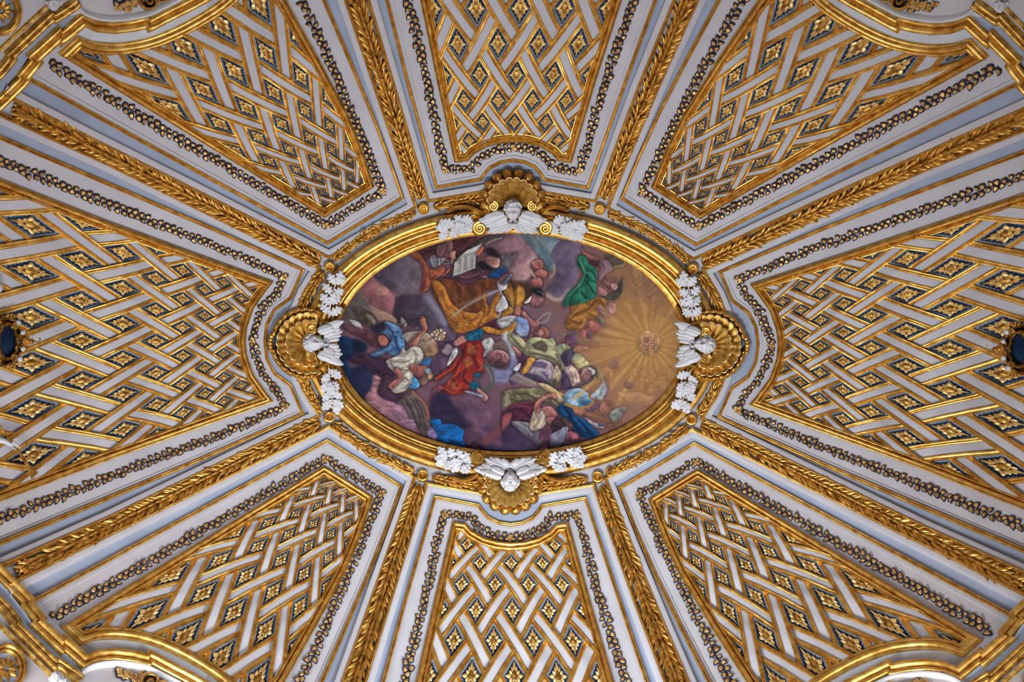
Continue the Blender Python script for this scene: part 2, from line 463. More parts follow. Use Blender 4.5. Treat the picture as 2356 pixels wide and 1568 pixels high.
def build_panel(kind, sg, where):
    sx, sy = sg
    o = OUT[kind]
    O1m = o['o1'] * [sx,sy]
    step = 12
    if kind == 'D':
        arc = spline(D_ARC, 4)*[sx,sy]
        O1m_closed = np.vstack([arc[::-1], O1m])
        O1 = resample(W(O1m_closed), step); closed = True
        if np.linalg.norm(O1[0]-O1[-1])<1: O1=O1[:-1]
    else:
        O1 = resample(W(O1m), step); closed = False
    poly_o = O1
    N = normals2(O1, closed)
    mid = len(O1)//3
    side = 1 if inside(poly_o, [O1[mid]+N[mid]*4])[0] else -1
    w = (22*scl(O1)/.95)[:,None]
    O0 = O1 + N*side*w
    Om = O1 + N*side*w*.55
    ctr = to3d([poly_o.mean(0)],0)[0]
    root = thing('lattice_panel', 'gilded woven lattice panel with blue diamonds and gold rosettes, '+where, 'ceiling panel', ctr, 'eight lattice panels of the dome')
    loft('frame', O1, O0, FRAME_PROF, M_GOLD, root, closed=closed, label='gilded moulded frame')
    # blue ground
    ks = np.linspace(KR[kind][0], KR[kind][1], 110); is_ = np.linspace(-5,5,130)
    I,K = np.meshgrid(is_, ks, indexing='ij')
    m = lat(kind, I, K).reshape(-1,2)*[sx,sy]
    px = W(m)
    ok = inside(simplify(O1 + N*side*w*.3), px)
    F = grid_faces(130,110); F = F[ok[F].all(1)]
    used = np.unique(F); remap = np.full(len(px),-1); remap[used]=np.arange(len(used))
    part('field', to3d(px[used],0.7), remap[F], M_FIELD, root, True)
    polyc = simplify(Om); O0 = simplify(O0)
    # woven slats
    hw, hp = .226, .110
    n_s = 60
    for fam in (0,1):
        for mi in range(-13, 14):
            # sample centre line
            lo, hi = -13.0, 13.0
            q = np.linspace(lo,hi,520)
            def pq(c, q):
                p_ = np.full_like(q, c)
                P_,Q_ = (p_,q) if fam==0 else (q,p_)
                return (P_+Q_)/2, Q_-P_
            def ranges(c):
                i,k = pq(c,q)
                good = (k>KR[kind][0])&(k<KR[kind][1])&(np.abs(i)<5.2)
                r = np.zeros(len(q),bool)
                if good.any():
                    r[good] = inside(polyc, W(lat(kind,i[good],k[good])*[sx,sy]))
                d = np.diff(np.concatenate([[0],r.astype(int),[0]]))
                return [(q[a],q[b-1]) for a,b in zip(np.where(d==1)[0], np.where(d==-1)[0]) if b-a>4]
            offs = [-hw,-hw,-hw+.030,-hw+.042,-hw+.074,-hp-.006,-hp,0,hp,hp+.006,hw-.074,hw-.042,hw-.030,hw,hw]
            hts  = [-5,2.6,3.0,1.6,5.0,3.6,0.2,0.4,0.2,3.6,5.0,1.6,3.0,2.6,-5]
            cr = [ranges(mi+.5+off) for off in offs]
            nseg = max(len(r) for r in cr)
            if nseg == 0: continue
            base = cr[7] if len(cr[7])==nseg else max(cr, key=len)
            for sgi,(b0,b1) in enumerate(base):
                lines = []
                for r in cr:
                    best = None
                    for (a0,a1) in r:
                        ov = min(a1,b1)-max(a0,b0)
                        if ov > -0.6 and (best is None or ov > best[0]): best = (ov,a0,a1)
                    lines.append((best[1],best[2]) if best else None)
                valid = [x for x in range(15) if lines[x]]
                if len(valid) < 3 or (b1-b0) < .25 and len(valid) < 8: continue
                for x in range(15):
                    if not lines[x]:
                        y = min(valid, key=lambda z: abs(z-x)); c_ = (lines[y][0]+lines[y][1])/2
                        lines[x] = (c_,c_)
                L_ = max(a1-a0 for a0,a1 in lines)
                n_ = max(8,int(L_*12))
                Vx = []
                for off,ht,(a0,a1) in zip(offs,hts,lines):
                    qq = np.linspace(a0,a1,n_)
                    i,k = pq(mi+.5+off, qq)
                    wv = np.clip(1.7*np.cos(math.pi*(qq-.5+mi)),-1,1)*(1 if fam==0 else -1)
                    P = W(lat(kind,i,k)*[sx,sy])
                    s = scl(P)
                    h = (4.6 + 2.9*wv + ht*.8)*s
                    h = np.where(ht<0, np.maximum(h-1,0.2), h)
                    Vx.append(to3d(P,h))
                Vx = np.stack(Vx,1)
                def sub(c0,c1): return Vx[:,c0:c1].reshape(-1,3), grid_faces(n_, c1-c0)
                v,f = sub(6,9); sl = part('slat', v, f, M_PALE, root, True, 30)
                v,f = sub(0,7); part('gilt_edge', v, f, M_GOLD, sl, True, 70)
                v,f = sub(8,15); part('gilt_edge', v, f, M_GOLD, sl, True, 70)
    # rosettes
    for k0 in range(int(math.floor(KR[kind][0])), int(KR[kind][1])+1):
        for j in range(-6,7):
            i0 = j + (.5 if k0%2 else 0)
            c = W(lat(kind,[i0],[k0])*[sx,sy])[0]
            tips = W(lat(kind,[i0,i0+.2,i0-.2,i0,i0],[k0,k0,k0,k0+.4,k0-.4])*[sx,sy])
            okk = inside(O0, tips)
            if not okk.any(): continue
            s = scl([c])[0]
            size = np.linalg.norm(tips[1]-tips[2])
            big = max(.35,min(1.15,size/38))
            nb,lv,bo = rosette_mesh(kind,sx,sy,i0,k0,polyc,big)
            if len(lv[1])<8: continue
            r = part('rosette', *lv, M_LEAFGOLD, root, True, 60)
            if len(nb[1]): part('navy_ground', *nb, M_NAVY, r, False)
            if len(bo[1])>6: part('boss', *bo, M_GOLD2, r, True)
    return root

for kind, sg, where in PANELS:
    build_panel(kind, sg, where)

# ------------------------------------------------------------------ stepped borders round the panels (setting)
for n,(kind,sg,where) in enumerate(PANELS, 1):
    o = OUT[kind]; s = np.array(sg)
    A,B = densify([W(o['o2']*s), W(o['o4']*s)])
    tr = thing('trim_%d'%n, 'stepped pale and slate border with gilt beads, '+where, None, to3d([A[len(A)//2]],0)[0], kind='structure')
    N = normals2(A); j = len(A)//4
    side = 1 if np.dot(N[j], B[j]-A[j])>0 else -1
    sc = scl(A)[:,None]
    A3 = A + N*side*8.5*sc
    hs = scl(A)
    loft('gilt_bead', A, A3, [(0,0),(0,3.5)]+torus_prof(0.02,.42,4,8)+[(.46,4)]+torus_prof(.48,.5,4,7.5)+[(1,3),(1,0)], M_GOLD, tr, hs=hs)
    N4 = normals2(B)
    Bi = B - N4*side*13*sc
    loft('slate_cove', A3, Bi, [(0,.5),(.4,.4),(.85,1.0),(1.0,2.2)], M_SLATE, tr, hs=hs)
    loft('fascia', Bi, B, [(0,.3),(0,8),(.12,9),(1.0,9),(1.0,0)], M_PALE, tr, hs=hs)
    loft('fillet', A - N*side*7*sc, A, [(0,0),(0,2.2),(1,2.2)], M_PALE, tr, hs=hs)
    N4 = normals2(B)
    loft('gilt_edge', B, B + N4*side*8.5*sc, [(0,6),(0,10.5),(.1,11)]+torus_prof(.12,.5,10,14)+[(.64,8)]+torus_prof(.66,.32,8,10.5)+[(1,7),(1,0)], M_GOLD, tr, hs=hs)

# ------------------------------------------------------------------ small shared meshes
def leaf_mesh(name, mats, half=((0,.05),(.12,.13),(.35,.19),(.6,.16),(.82,.08),(1,.0)), ridge=.16, drop=.10, bend=.10):
    V,F = [],[]
    for x,w in half:
        z = bend*math.sin(x*math.pi)
        V += [(x,-w,-drop),(x,-w,z*.5),(x,-w*.5,z+ridge*.5*min(1,w*8)),(x,0,z+ridge*min(1,w*9)*.55),(x,w*.5,z+ridge*.5*min(1,w*8)),(x,w,z*.5),(x,w,-drop)]
    F = grid_faces(len(half),7).tolist()
    return mesh_data(name, V, F, mats, True, 55)
LAUREL = [leaf_mesh('laurel_leaf', M_GOLD2), leaf_mesh('laurel_leaf_broad', M_GOLD, ((0,.06),(.15,.17),(.4,.23),(.65,.19),(.85,.09),(1,0)), .2)]
def ivy_mesh(name, seed):
    r = random.Random(seed); na = 15
    V=[(0.42,0,.34)]; 
    for ring,(s,z) in enumerate(((.58,.32),(.72,.17),(.76,.10),(1.14,.04),(1.14,-.16))):
        for j in range(na):
            a=2*math.pi*j/na
            lob = .37*(1+.10*math.cos(3*a)+.05*math.cos(5*a+seed))
            if a==0: lob*=1.25
            V.append((.42+s*lob*1.25*math.cos(a), s*lob*1.15*math.sin(a), z))
    F=[(0,1+j,1+(j+1)%na) for j in range(na)]; mi=[0]*na
    for q in range(4):
        a=1+q*na;b=a+na
        F+=[(a+j,b+j,b+(j+1)%na,a+(j+1)%na) for j in range(na)]; mi+=[0 if q<1 else 1]*na
    return mesh_data(name,V,F,[M_IVYGOLD,M_DARK],True,60,mi)
IVY=[ivy_mesh('ivy_leaf',s) for s in (1,2,3)]
def sphere_data(name, mat, n=8, m=6):
    V=[(0,0,1)];F=[]
    for i in range(1,m):
        p=math.pi*i/m
        V+=[(math.sin(p)*math.cos(2*math.pi*j/n),math.sin(p)*math.sin(2*math.pi*j/n),math.cos(p)) for j in range(n)]
    V.append((0,0,-1)); L=len(V)-1
    F+=[(0,1+j,1+(j+1)%n) for j in range(n)]
    for i in range(m-2):
        a=1+i*n;b=a+n
        F+=[(a+j,b+j,b+(j+1)%n,a+(j+1)%n) for j in range(n)]
    a=1+(m-2)*n
    F+=[(a+j,L,a+(j+1)%n) for j in range(n)]
    return mesh_data(name,V,F,mat)
BERRY = sphere_data('berry', M_GOLD2)
def petal_flower(name, mat, mat2, np_=8, wide=.30):
    """flat many-petalled flower, unit radius"""
    V,F,mi=[],[],[]
    for p in range(np_):
        a=2*math.pi*p/np_; b=len(V)
        rows=[(.18,.06),(.45,wide*.75),(.75,wide),(.95,wide*.5),(1,0.02)]
        for x,w in rows:
            z=.10+.22*math.sin(x*2.6)
            for c,(yy,zz) in enumerate(((-w,-.05),(-w,z*.6),(0,z),(w,z*.6),(w,-.05))):
                V.append((x*math.cos(a)-yy*math.sin(a),x*math.sin(a)+yy*math.cos(a),zz))
        f=grid_faces(5,5)+b; F+=f.tolist(); mi+=[0]*len(f)
    b=len(V); n=10
    rows=[(.30,.0),(.30,.28),(.22,.40),(.1,.44),(.01,.38)]
    for r,z in rows: V+=[(r*math.cos(2*math.pi*j/n),r*math.sin(2*math.pi*j/n),z) for j in range(n)]
    for q in range(4): F+=[(b+q*n+j,b+q*n+(j+1)%n,b+(q+1)*n+(j+1)%n,b+(q+1)*n+j) for j in range(n)]; 
    mi+=[1]*(4*n)
    return mesh_data(name,V,F,[mat,mat2],True,60,mi)
FLOWER = petal_flower('flower', M_GOLD, M_GOLD2, 10, .2)
FLOWER4 = petal_flower('ivy_flower', M_IVYGOLD, M_GOLD2, 4, .42)

def walk(P, spacing):
    """points and directions along P at the (scaled) spacing"""
    P=np.asarray(P,float); out=[]; acc=0
    for a,b in zip(P[:-1],P[1:]):
        L=np.linalg.norm(b-a)
        if L<1e-6: continue
        d=(b-a)/L; x=0
        while acc<=L-x:
            x+=acc; p=a+d*x; out.append((p,d)); acc=spacing*scl([p])[0]
        acc-=L-x
    return out

def tube(name, P, H, R, mat, parent, n=6, **kw):
    """round rod along plan points P at heights H with radii R (hundredths)"""
    P=np.asarray(P,float); H=np.broadcast_to(np.asarray(H,float),(len(P),)); R=np.broadcast_to(np.asarray(R,float),(len(P),))
    d=np.gradient(P,axis=0); d/=np.maximum(np.linalg.norm(d,axis=1,keepdims=True),1e-9)
    e=np.stack([-d[:,1],d[:,0]],1)
    V=[]
    for j in range(n):
        a=2*math.pi*j/n
        V.append(to3d(P+e*(R*math.cos(a))[:,None], H+R*math.sin(a)))
    V=np.stack(V+[V[0]],1)[:, :n]
    F=grid_faces(len(P),n).tolist()
    F+=[[r*n+n-1,r*n,(r+1)*n,(r+1)*n+n-1] for r in range(len(P)-1)]
    F+=[list(range(n)), [ (len(P)-1)*n+j for j in range(n)][::-1]]
    return part(name,V.reshape(-1,3),F,mat,parent,True,60,**kw)

# ------------------------------------------------------------------ ivy garlands on the pale bands
for kind,sg,where in PANELS:
    path = W(OUT[kind]['iv']*np.array(sg))
    P = resample(path, 10)
    root = thing('ivy_garland','painted gold ivy garland with dark outlines round the lattice panel '+where,'garland',to3d([path[len(path)//2]],0)[0],'ivy garlands round the lattice panels')
    N = normals2(P); s=np.cumsum(np.r_[0,np.linalg.norm(np.diff(P,axis=0),axis=1)])
    wav = np.sin(s/17)*3.2*scl(P)
    Nn = N/np.linalg.norm(N,axis=1,keepdims=True)
    tube('stem', P+Nn*wav[:,None], 1.2, 1.15*scl(P), M_DARK, root, 5)
    pts = walk(P, 7.6); 
    for j,(p,d) in enumerate(pts):
        if not (-30<p[0]<IW+30 and -30<p[1]<IH+30): continue
        sd = 1 if j%2 else -1
        e = np.array([-d[1],d[0]])*sd
        sc = scl([p])[0]
        ang = random.uniform(.3,1.1)
        dr = d*math.cos(ang)+e*math.sin(ang)
        q = p + e*random.uniform(0,3.4)*sc
        inst('ivy_leaf', IVY[j%3], q, dr, 12.0*sc*random.uniform(.85,1.15), 2.2+random.uniform(0,1.6), root, tilt=random.uniform(-.1,.25), roll=random.uniform(-.3,.3), lift=9)
    # dark tendrils
    for j,(p,d) in enumerate(walk(P, 21)):
        if not (-10<p[0]<IW+10 and -10<p[1]<IH+10): continue
        sd = 1 if (j//2)%2 else -1
        e=np.array([-d[1],d[0]])*sd; sc=scl([p])[0]
        t=np.linspace(0,1,7)[:,None]
        C=p + sc*(d*(6*t)+e*(9*np.sin(t*2.4)) )
        tube('tendril', C, 1.6, np.linspace(1.2,.6,7)*sc, M_DARK, root, 4)
    # flowers at the corners
    idx = {'T':(5,13),'L':(6,14),'D':(1,2)}[kind]
    for ix in idx:
        inst('ivy_flower', FLOWER4, path[ix], path[ix]-path[ix-1], 9, 3, root, lift=8)
    if kind!='D':
        c=path[len(path)//2]; inst('ivy_flower', FLOWER4, c, (1,0.3), 8, 3, root, lift=8)

# ------------------------------------------------------------------ laurel garlands of the ribs and of the ring
def garland(name, label, P, group, width=15, spacing=8.0, length=31, h0=6, taper=True):
    P = np.asarray(P,float)
    root = thing(name,label,'garland',to3d([P[len(P)//2]],0)[0],group)
    tube('stem', resample(P,20), 2.5, 4.5*scl(resample(P,20)), M_GOLD2, root, 6)
    st = walk(P, spacing)
    for j,(p,d) in enumerate(st):
        if not (-40<p[0]<IW+40 and -40<p[1]<IH+40): continue
        e=np.array([-d[1],d[0]]); sc=scl([p])[0]
        for sd in ((1,-1,0) if j%2==0 else (1,-1)):
            a = sd*random.uniform(.26,.72)
            dr = d*math.cos(a)+e*math.sin(a)
            q = p + e*sd*random.uniform(.10,.30)*width*sc
            inst('laurel_leaf', LAUREL[(j+sd)%2], q, dr, length*sc*random.uniform(.8,1.08), h0+(6 if sd==0 else random.uniform(0,3.5)), root,
                 across=length*sc*.64, tilt=random.uniform(-.02,.22), roll=sd*random.uniform(-.15,.35), lift=length*.9)
        if j%3==1:
            sd = 1 if (j//3)%2 else -1
            q=p+e*sd*width*sc*random.uniform(.75,1.0)
            inst('berry', BERRY, q, d, 2.6*sc, 4, root)
    return root, st
kA=np.array([-( _src[1][0]),_src[0][1]]); 
KA=_src[0]; KB=_src[4]; EA=_src[40]
ribs=[('A',(1,1),'upper left'),('A',(-1,1),'upper right'),('A',(1,-1),'lower left'),('A',(-1,-1),'lower right'),
      ('B',(1,1),'upper left'),('B',(-1,1),'upper right'),('B',(1,-1),'lower left'),('B',(-1,-1),'lower right')]
KBend = ul([(808,-45)])[0]
for t_,sg,where in ribs:
    a,b = (KA,EA) if t_=='A' else (KB,KBend)
    d=(b-a)/np.linalg.norm(b-a)
    P=resample(W(np.array([a+d*24, b])*np.array(sg)),30)
    P=np.array([P[0]]+[x for x in P[1:]])
    lab = ('gilded laurel garland on the long rib running to the %s corner' if t_=='A' else 'gilded laurel garland on the steep rib, %s of the fresco, beside the middle panel')%where
    root,_ = garland('laurel_garland', lab, P, 'garlands on the eight ribs')
    if t_=='A':
        e=W(np.array([b])*np.array(sg))[0]; dd=P[-1]-P[-2]
        inst('end_rosette', FLOWER, e, dd, 23, 5, root, lift=26)
        for q in range(5):
            an=random.uniform(-1,1); u=dd/np.linalg.norm(dd); v=np.array([-u[1],u[0]])
            inst('berry', BERRY, e+u*(20+5*(q%2))+v*(q-2)*5.5, dd, 3.6, 5, root)
# ring
def ell(a,b,th): return np.stack([a*np.cos(th), b*np.sin(th)],-1)
thA=math.atan2(KA[1]/341, KA[0]/490); 
def th_of(m): return math.atan2(m[1]/335, m[0]/494)
knobs=[(KA*np.array(s),'A') for s in ((1,1),(-1,1),(-1,-1),(1,-1))]
def ring_seg(m0, m1, label, flower):
    t0,t1=th_of(m0),th_of(m1)
    if t1-t0>math.pi: t1-=2*math.pi
    if t0-t1>math.pi: t1+=2*math.pi
    tm=(t0+t1)/2
    L=12/420
    first=None
    root=None
    sgn=1 if t1>t0 else -1
    th=np.linspace(t0+sgn*.045,tm,30); th2=np.linspace(t1-sgn*.045,tm,30)
    P=W(ell(494,336,th)); P2=W(ell(494,336,th2))
    root,_=garland('laurel_garland',label,P,'garlands of the ring round the fresco',width=11,spacing=6.5,length=24,h0=5)
    # second half of the same festoon
    st=walk(P2,6.5)
    for j,(p,d) in enumerate(st):
        e=np.array([-d[1],d[0]]); sc=scl([p])[0]
        for sd in ((1,-1,0) if j%2==0 else (1,-1)):
            a=sd*random.uniform(.26,.72); dr=d*math.cos(a)+e*math.sin(a)
            inst('laurel_leaf',LAUREL[(j+sd)%2],p+e*sd*random.uniform(.1,.3)*11*sc,dr,24*sc*random.uniform(.8,1.08),5+(5 if sd==0 else random.uniform(0,3)),root,across=24*sc*.64,tilt=random.uniform(-.02,.22),roll=sd*random.uniform(-.15,.35),lift=22)
        if j%3==1:
            inst('berry',BERRY,p+e*(1 if j%2 else -1)*10*sc,d,2.4*sc,4,root)
    if flower:
        inst('flower',FLOWER,P[-1],P[-1]-P[-2],13,7,root,lift=14)
q=lambda m,s: m*np.array(s)
ring_seg(q(KB,(1,1)),q(KB,(-1,1)),'gilded laurel ring garland behind the top shell',False)
ring_seg(q(KB,(1,-1)),q(KB,(-1,-1)),'gilded laurel ring garland behind the bottom shell',False)
ring_seg(q(KA,(1,1)),q(KA,(1,-1)),'gilded laurel ring garland behind the left shell',False)
ring_seg(q(KA,(-1,1)),q(KA,(-1,-1)),'gilded laurel ring garland behind the right shell',False)
for s,wh in (((1,1),'upper left'),((-1,1),'upper right'),((1,-1),'lower left'),((-1,-1),'lower right')):
    ring_seg(q(KA,s),q(KB,s),'gilded laurel ring garland with a central flower, %s of the oval frame'%wh,True)

def lathe(name, c, prof, mat, parent=None, n=28, **kw):
    V=[]
    for r,h in prof:
        a=np.arange(n)*2*math.pi/n
        V.append(to3d(np.stack([c[0]+r*np.cos(a),c[1]+r*np.sin(a)],1),h))
    V=np.vstack(V); m=len(prof)
    F=[(r*n+j,r*n+(j+1)%n,(r+1)*n+(j+1)%n,(r+1)*n+j) for r in range(m-1) for j in range(n)]
    return part(name,V,F,mat,parent,True,35,**kw)
for k,nm in ((KA,'long side'),(KB,'short side')):
    for s,wh in (((1,1),'upper left'),((-1,1),'upper right'),((1,-1),'lower left'),((-1,-1),'lower right')):
        c=W([k*np.array(s)])[0]
        lathe('round_boss',c,[(13.5,0),(13.5,9),(12.5,12),(10.5,13),(9.2,12),(8.4,9),(6.6,8.5),(5.6,11),(4.6,12.5),(3.4,11.5),(2.8,9.5),(2.0,9.5),(1.6,12),(.05,13)],M_GOLD,
              label='turned gilded boss where the %s rib meets the ring, %s of the frame'%('long' if k is KA else 'steep',wh),cat='boss',group='bosses on the ring')
# ------------------------------------------------------------------ oval frame
def oval_frame():
    th=np.arange(220)*2*math.pi/220
    A=W(ell(478,312,th)); B=W(ell(398,252,th))
    root=thing('fresco_frame','broad gilded oval frame of many mouldings round the painted fresco','frame',to3d([W([[0,0]])[0]],0)[0])
    segs=[('outer_band',[(0,0),(0,17),(.02,19),(.13,21),(.145,20),(.15,13)]),
          ('scotia',[(.15,13),(.19,8),(.25,7.5),(.29,10),(.30,14)]),
          ('fillet',[(.30,14),(.31,15.5),(.345,15.5),(.35,14)]),
          ('torus',[(.35,14)]+torus_prof(.35,.21,14,23,8)+[(.565,11)]),
          ('groove_bead',[(.565,11),(.575,12)]+torus_prof(.58,.08,12,16.5,6)+[(.665,9)]),
          ('ogee',[(.665,9),(.68,10)]+torus_prof(.69,.13,10,15,6)+[(.825,6)]),
          ('inner_band',[(.825,6),(.84,9),(.85,10),(.985,8),(1.0,7),(1.0,.5)])]
    for nm,pr in segs:
        loft(nm,A,B,pr,M_GOLD,root,closed=True,angle=40)
oval_frame()
# ------------------------------------------------------------------ the fresco: painted colours on a fine plaster surface
FX0,FY0,FX1,FY1 = 770.0,520.0,1586.0,1056.0
FR = 1.0
FW,FH = int((FX1-FX0)/FR)+1, int((FY1-FY0)/FR)+1
GX,GY = np.meshgrid(FX0+np.arange(FW)*FR, FY0+np.arange(FH)*FR)
def snoise(sx, sy, seed):
    r=np.random.default_rng(seed); n0=int((FX1-FX0)/sx)+3; n1=int((FY1-FY0)/sy)+3
    g=r.random((n1,n0)); u=(GX-FX0)/sx; v=(GY-FY0)/sy; iu=u.astype(int); iv=v.astype(int); fu=u-iu; fv=v-iv
    fu=fu*fu*(3-2*fu); fv=fv*fv*(3-2*fv)
    return (g[iv,iu]*(1-fu)+g[iv,iu+1]*fu)*(1-fv)+(g[iv+1,iu]*(1-fu)+g[iv+1,iu+1]*fu)*fv-.5
N1=snoise(9,9,1)+.6*snoise(4.5,4.5,2); N2=snoise(38,30,3)+.5*snoise(17,15,4); N3=snoise(3,6,5)+snoise(2.2,2.2,6)
def aniso(ang,sx,sy,seed):
    r=np.random.default_rng(seed); c,s_=math.cos(ang),math.sin(ang); X=(GX-FX0)*c+(GY-FY0)*s_; Y=-(GX-FX0)*s_+(GY-FY0)*c
    Y=Y+2.6*N2*4; X=(X-X.min())/sx; Y=(Y-Y.min())/sy
    g=r.random((int(Y.max())+3,int(X.max())+3)); iu=X.astype(int); iv=Y.astype(int); fu=X-iu; fv=Y-iv; fu=fu*fu*(3-2*fu); fv=fv*fv*(3-2*fv)
    n=(g[iv,iu]*(1-fu)+g[iv,iu+1]*fu)*(1-fv)+(g[iv+1,iu]*(1-fu)+g[iv+1,iu+1]*fu)*fv
    return n*2-1
FOLD=[aniso(a,15,4.6,20+k)+.5*aniso(a+.3,8,2.6,40+k) for k,a in enumerate((.2,.8,1.4,2.0,2.6))]
CLOUD=snoise(26,20,60)+.6*snoise(12,10,61)+.4*snoise(6,6,62)
CAN=np.zeros((FH,FW,3))
def _cv(ox,oy,s): return lambda pts: np.array([(ox+x/s,oy+y/s) for x,y in pts],float)
cA=_cv(780,530,5.8075); cB=_cv(1160,530,5.6095); cC=_cv(780,770,5.6); cD=_cv(1160,770,5.6); cE=_cv(980,560,4.4786); cF=_cv(860,700,4.072); cG=_cv(1170,760,5.388)
class Mask: pass
LAST=Mask()
def _win(P,m):
    x0=max(0,int((P[:,0].min()-m-FX0)/FR)); x1=min(FW,int((P[:,0].max()+m-FX0)/FR)+2)
    y0=max(0,int((P[:,1].min()-m-FY0)/FR)); y1=min(FH,int((P[:,1].max()+m-FY0)/FR)+2)
    return slice(y0,y1),slice(x0,x1)
def _segd(X,Y,P,closed=True):
    d=np.full(X.shape,1e9); Q=np.vstack([P,P[:1]]) if closed else P
    for a,b in zip(Q[:-1],Q[1:]):
        ab=b-a; l=ab@ab
        if l<1e-9: continue
        t=np.clip(((X-a[0])*ab[0]+(Y-a[1])*ab[1])/l,0,1)
        d=np.minimum(d,(X-a[0]-t*ab[0])**2+(Y-a[1]-t*ab[1])**2)
    return np.sqrt(d)
def blend(sl,a,col):
    CAN[sl]=CAN[sl]*(1-a[...,None])+np.asarray(col,float)*a[...,None]
def poly(P,col,soft=1.0,alpha=1.0,grad=None,smooth=True,clip=None,var=.12,model=.22,fold=.20):
    """painted patch; grad=(colour2,(dx,dy)) shades it across"""
    Q=spline(P,3,closed=True) if smooth else np.asarray(P,float)
    ext0=min(np.ptp(Q[:,0]),np.ptp(Q[:,1])); halo=soft<2.6 and ext0>9 and alpha>.9
    sl=_win(Q,max(soft*2+1,9 if halo else 0)); X,Y=GX[sl],GY[sl]
    if X.size==0: return
    ins=inside(Q,np.stack([X.ravel(),Y.ravel()],1)).reshape(X.shape)
    wob=N1[sl]*min(2.0,soft)*.8
    soft=soft if soft>=3 else soft*.72
    d=_segd(X,Y,Q)*np.where(ins,1,-1)+wob
    a=np.clip(.5+d/(2*soft),0,1); a=a*a*(3-2*a)*alpha
    if halo:
        gl=np.hypot(X-RC[0],Y-RC[1]); k_=.42*np.clip((gl-60)/220,.15,1)
        ha=k_*np.exp(-(np.maximum(-d,0)/4.0)**2)*(d<0)
        blend(sl,ha,(34,20,34))
    if clip is not None:
        m=np.zeros((FH,FW)); m[clip.sl]=clip.a; a=a*m[sl]
    c=np.broadcast_to(np.asarray(col,float),X.shape+(3,))
    if grad is not None:
        g=np.array(grad[1],float); g/=np.linalg.norm(g); s=X*g[0]+Y*g[1]; q=Q@g
        t=np.clip((s-q.min())/(q.max()-q.min()),0,1)[...,None]; c=c*(1-t)+np.asarray(grad[0],float)*t
    c=c*(1+var*(N2[sl]+.8*N1[sl]+.45*N3[sl]))[...,None]
    ext=min(np.ptp(Q[:,0]),np.ptp(Q[:,1]))
    if soft>=3.5: c=c*(1+.34*CLOUD[sl])[...,None]
    elif smooth and ext>9:
        k=int(abs(Q[0,0]*7.3+Q[1,1]*3.1))%5
        c=c*(1+fold*min(1,ext/22)*FOLD[k][sl])[...,None]
    if model and smooth and min(X.shape)>5:
        R=min(16.0,max(3.0,.22*min(np.ptp(Q[:,0]),np.ptp(Q[:,1]))))
        dd=np.sqrt(np.clip(np.where(ins,d,0)/R,0,1))
        gy,gx=np.gradient(dd,FR)
        # the painter's light comes from the glory
        lx=RC[0]-X; ly=(RC[1]-120)-Y; ll=np.hypot(lx,ly)+1e-6
        sh=np.clip(-(gx*lx+gy*ly)/ll*R*.62,-1,1)
        c=c*np.clip(1+model*sh+.04*(dd-.6),.35,1.5)[...,None]
    CAN[sl]=CAN[sl]*(1-a[...,None])+c*a[...,None]
    m=Mask(); m.sl=sl; m.a=a
    return m
def stroke(P,w,col,soft=1.0,alpha=.8,clip=None,taper=True):
    Q=spline(P,6); sl=_win(Q,w+soft*2); X,Y=GX[sl],GY[sl]
    if X.size==0: return
    d=_segd(X,Y,Q,False)+N1[sl]*.8
    a=np.clip((w/2+soft-d)/(2*soft),0,1); a=a*a*(3-2*a)*alpha
    if clip is not None:
        m=np.zeros((FH,FW)); m[clip.sl]=clip.a; a=a*m[sl]
    blend(sl,a,np.asarray(col,float))
def glow(c,rx,ry,col,alpha=1.0,pw=1.0):
    d=((GX-c[0])/rx)**2+((GY-c[1])/ry)**2+N2*.25
    a=np.exp(-np.maximum(d,0)**pw)*alpha
    CAN[:]=CAN*(1-a[...,None])+np.asarray(col,float)*a[...,None]
def folds(m,dark,light,dk=(),lt=(),wd=2.6,wl=2.0,sd=1.8,sl_=1.2,ad=.75,al=.75):
    for p in dk: stroke(p,wd*.75,dark,sd*.6+wd*.34,min(1,ad*1.2),m)
    for p in lt: stroke(p,wl*.55,light,sl_*.5+wl*.32,al*1.05,m)
def ball(c,r,col,hl=None,alpha=1,soft=1.0):
    a=np.arange(12)*2*math.pi/12; c=np.array(c)
    poly(np.stack([c[0]+r*np.cos(a),c[1]+r*np.sin(a)],1),col,soft,alpha)
    if hl is not None: poly(np.stack([c[0]-r*.25+r*.45*np.cos(a),c[1]-r*.3+r*.4*np.sin(a)],1),hl,r*.25,alpha*.8)

RC=np.array([1494.,789.])
CAN[:]=(116,82,97)
CAN*= (1+.10*N2)[...,None]
glow((1510,790),250,250,(178,124,78),.95,1.4)
glow((1500,780),150,150,(198,146,76),.9,1.3)
glow((1520,640),95,70,(140,98,80),.75)
glow((1490,950),120,70,(158,110,92),.8)
glow((850,690),85,85,(150,92,92),.8)
glow((905,970),120,60,(152,102,116),.85)
glow((1100,1010),140,50,(82,54,82),.85)
glow((1260,1010),130,40,(92,60,84),.7)
glow((1340,730),60,90,(128,82,92),.6)
glow((1240,760),70,60,(120,100,128),.6)
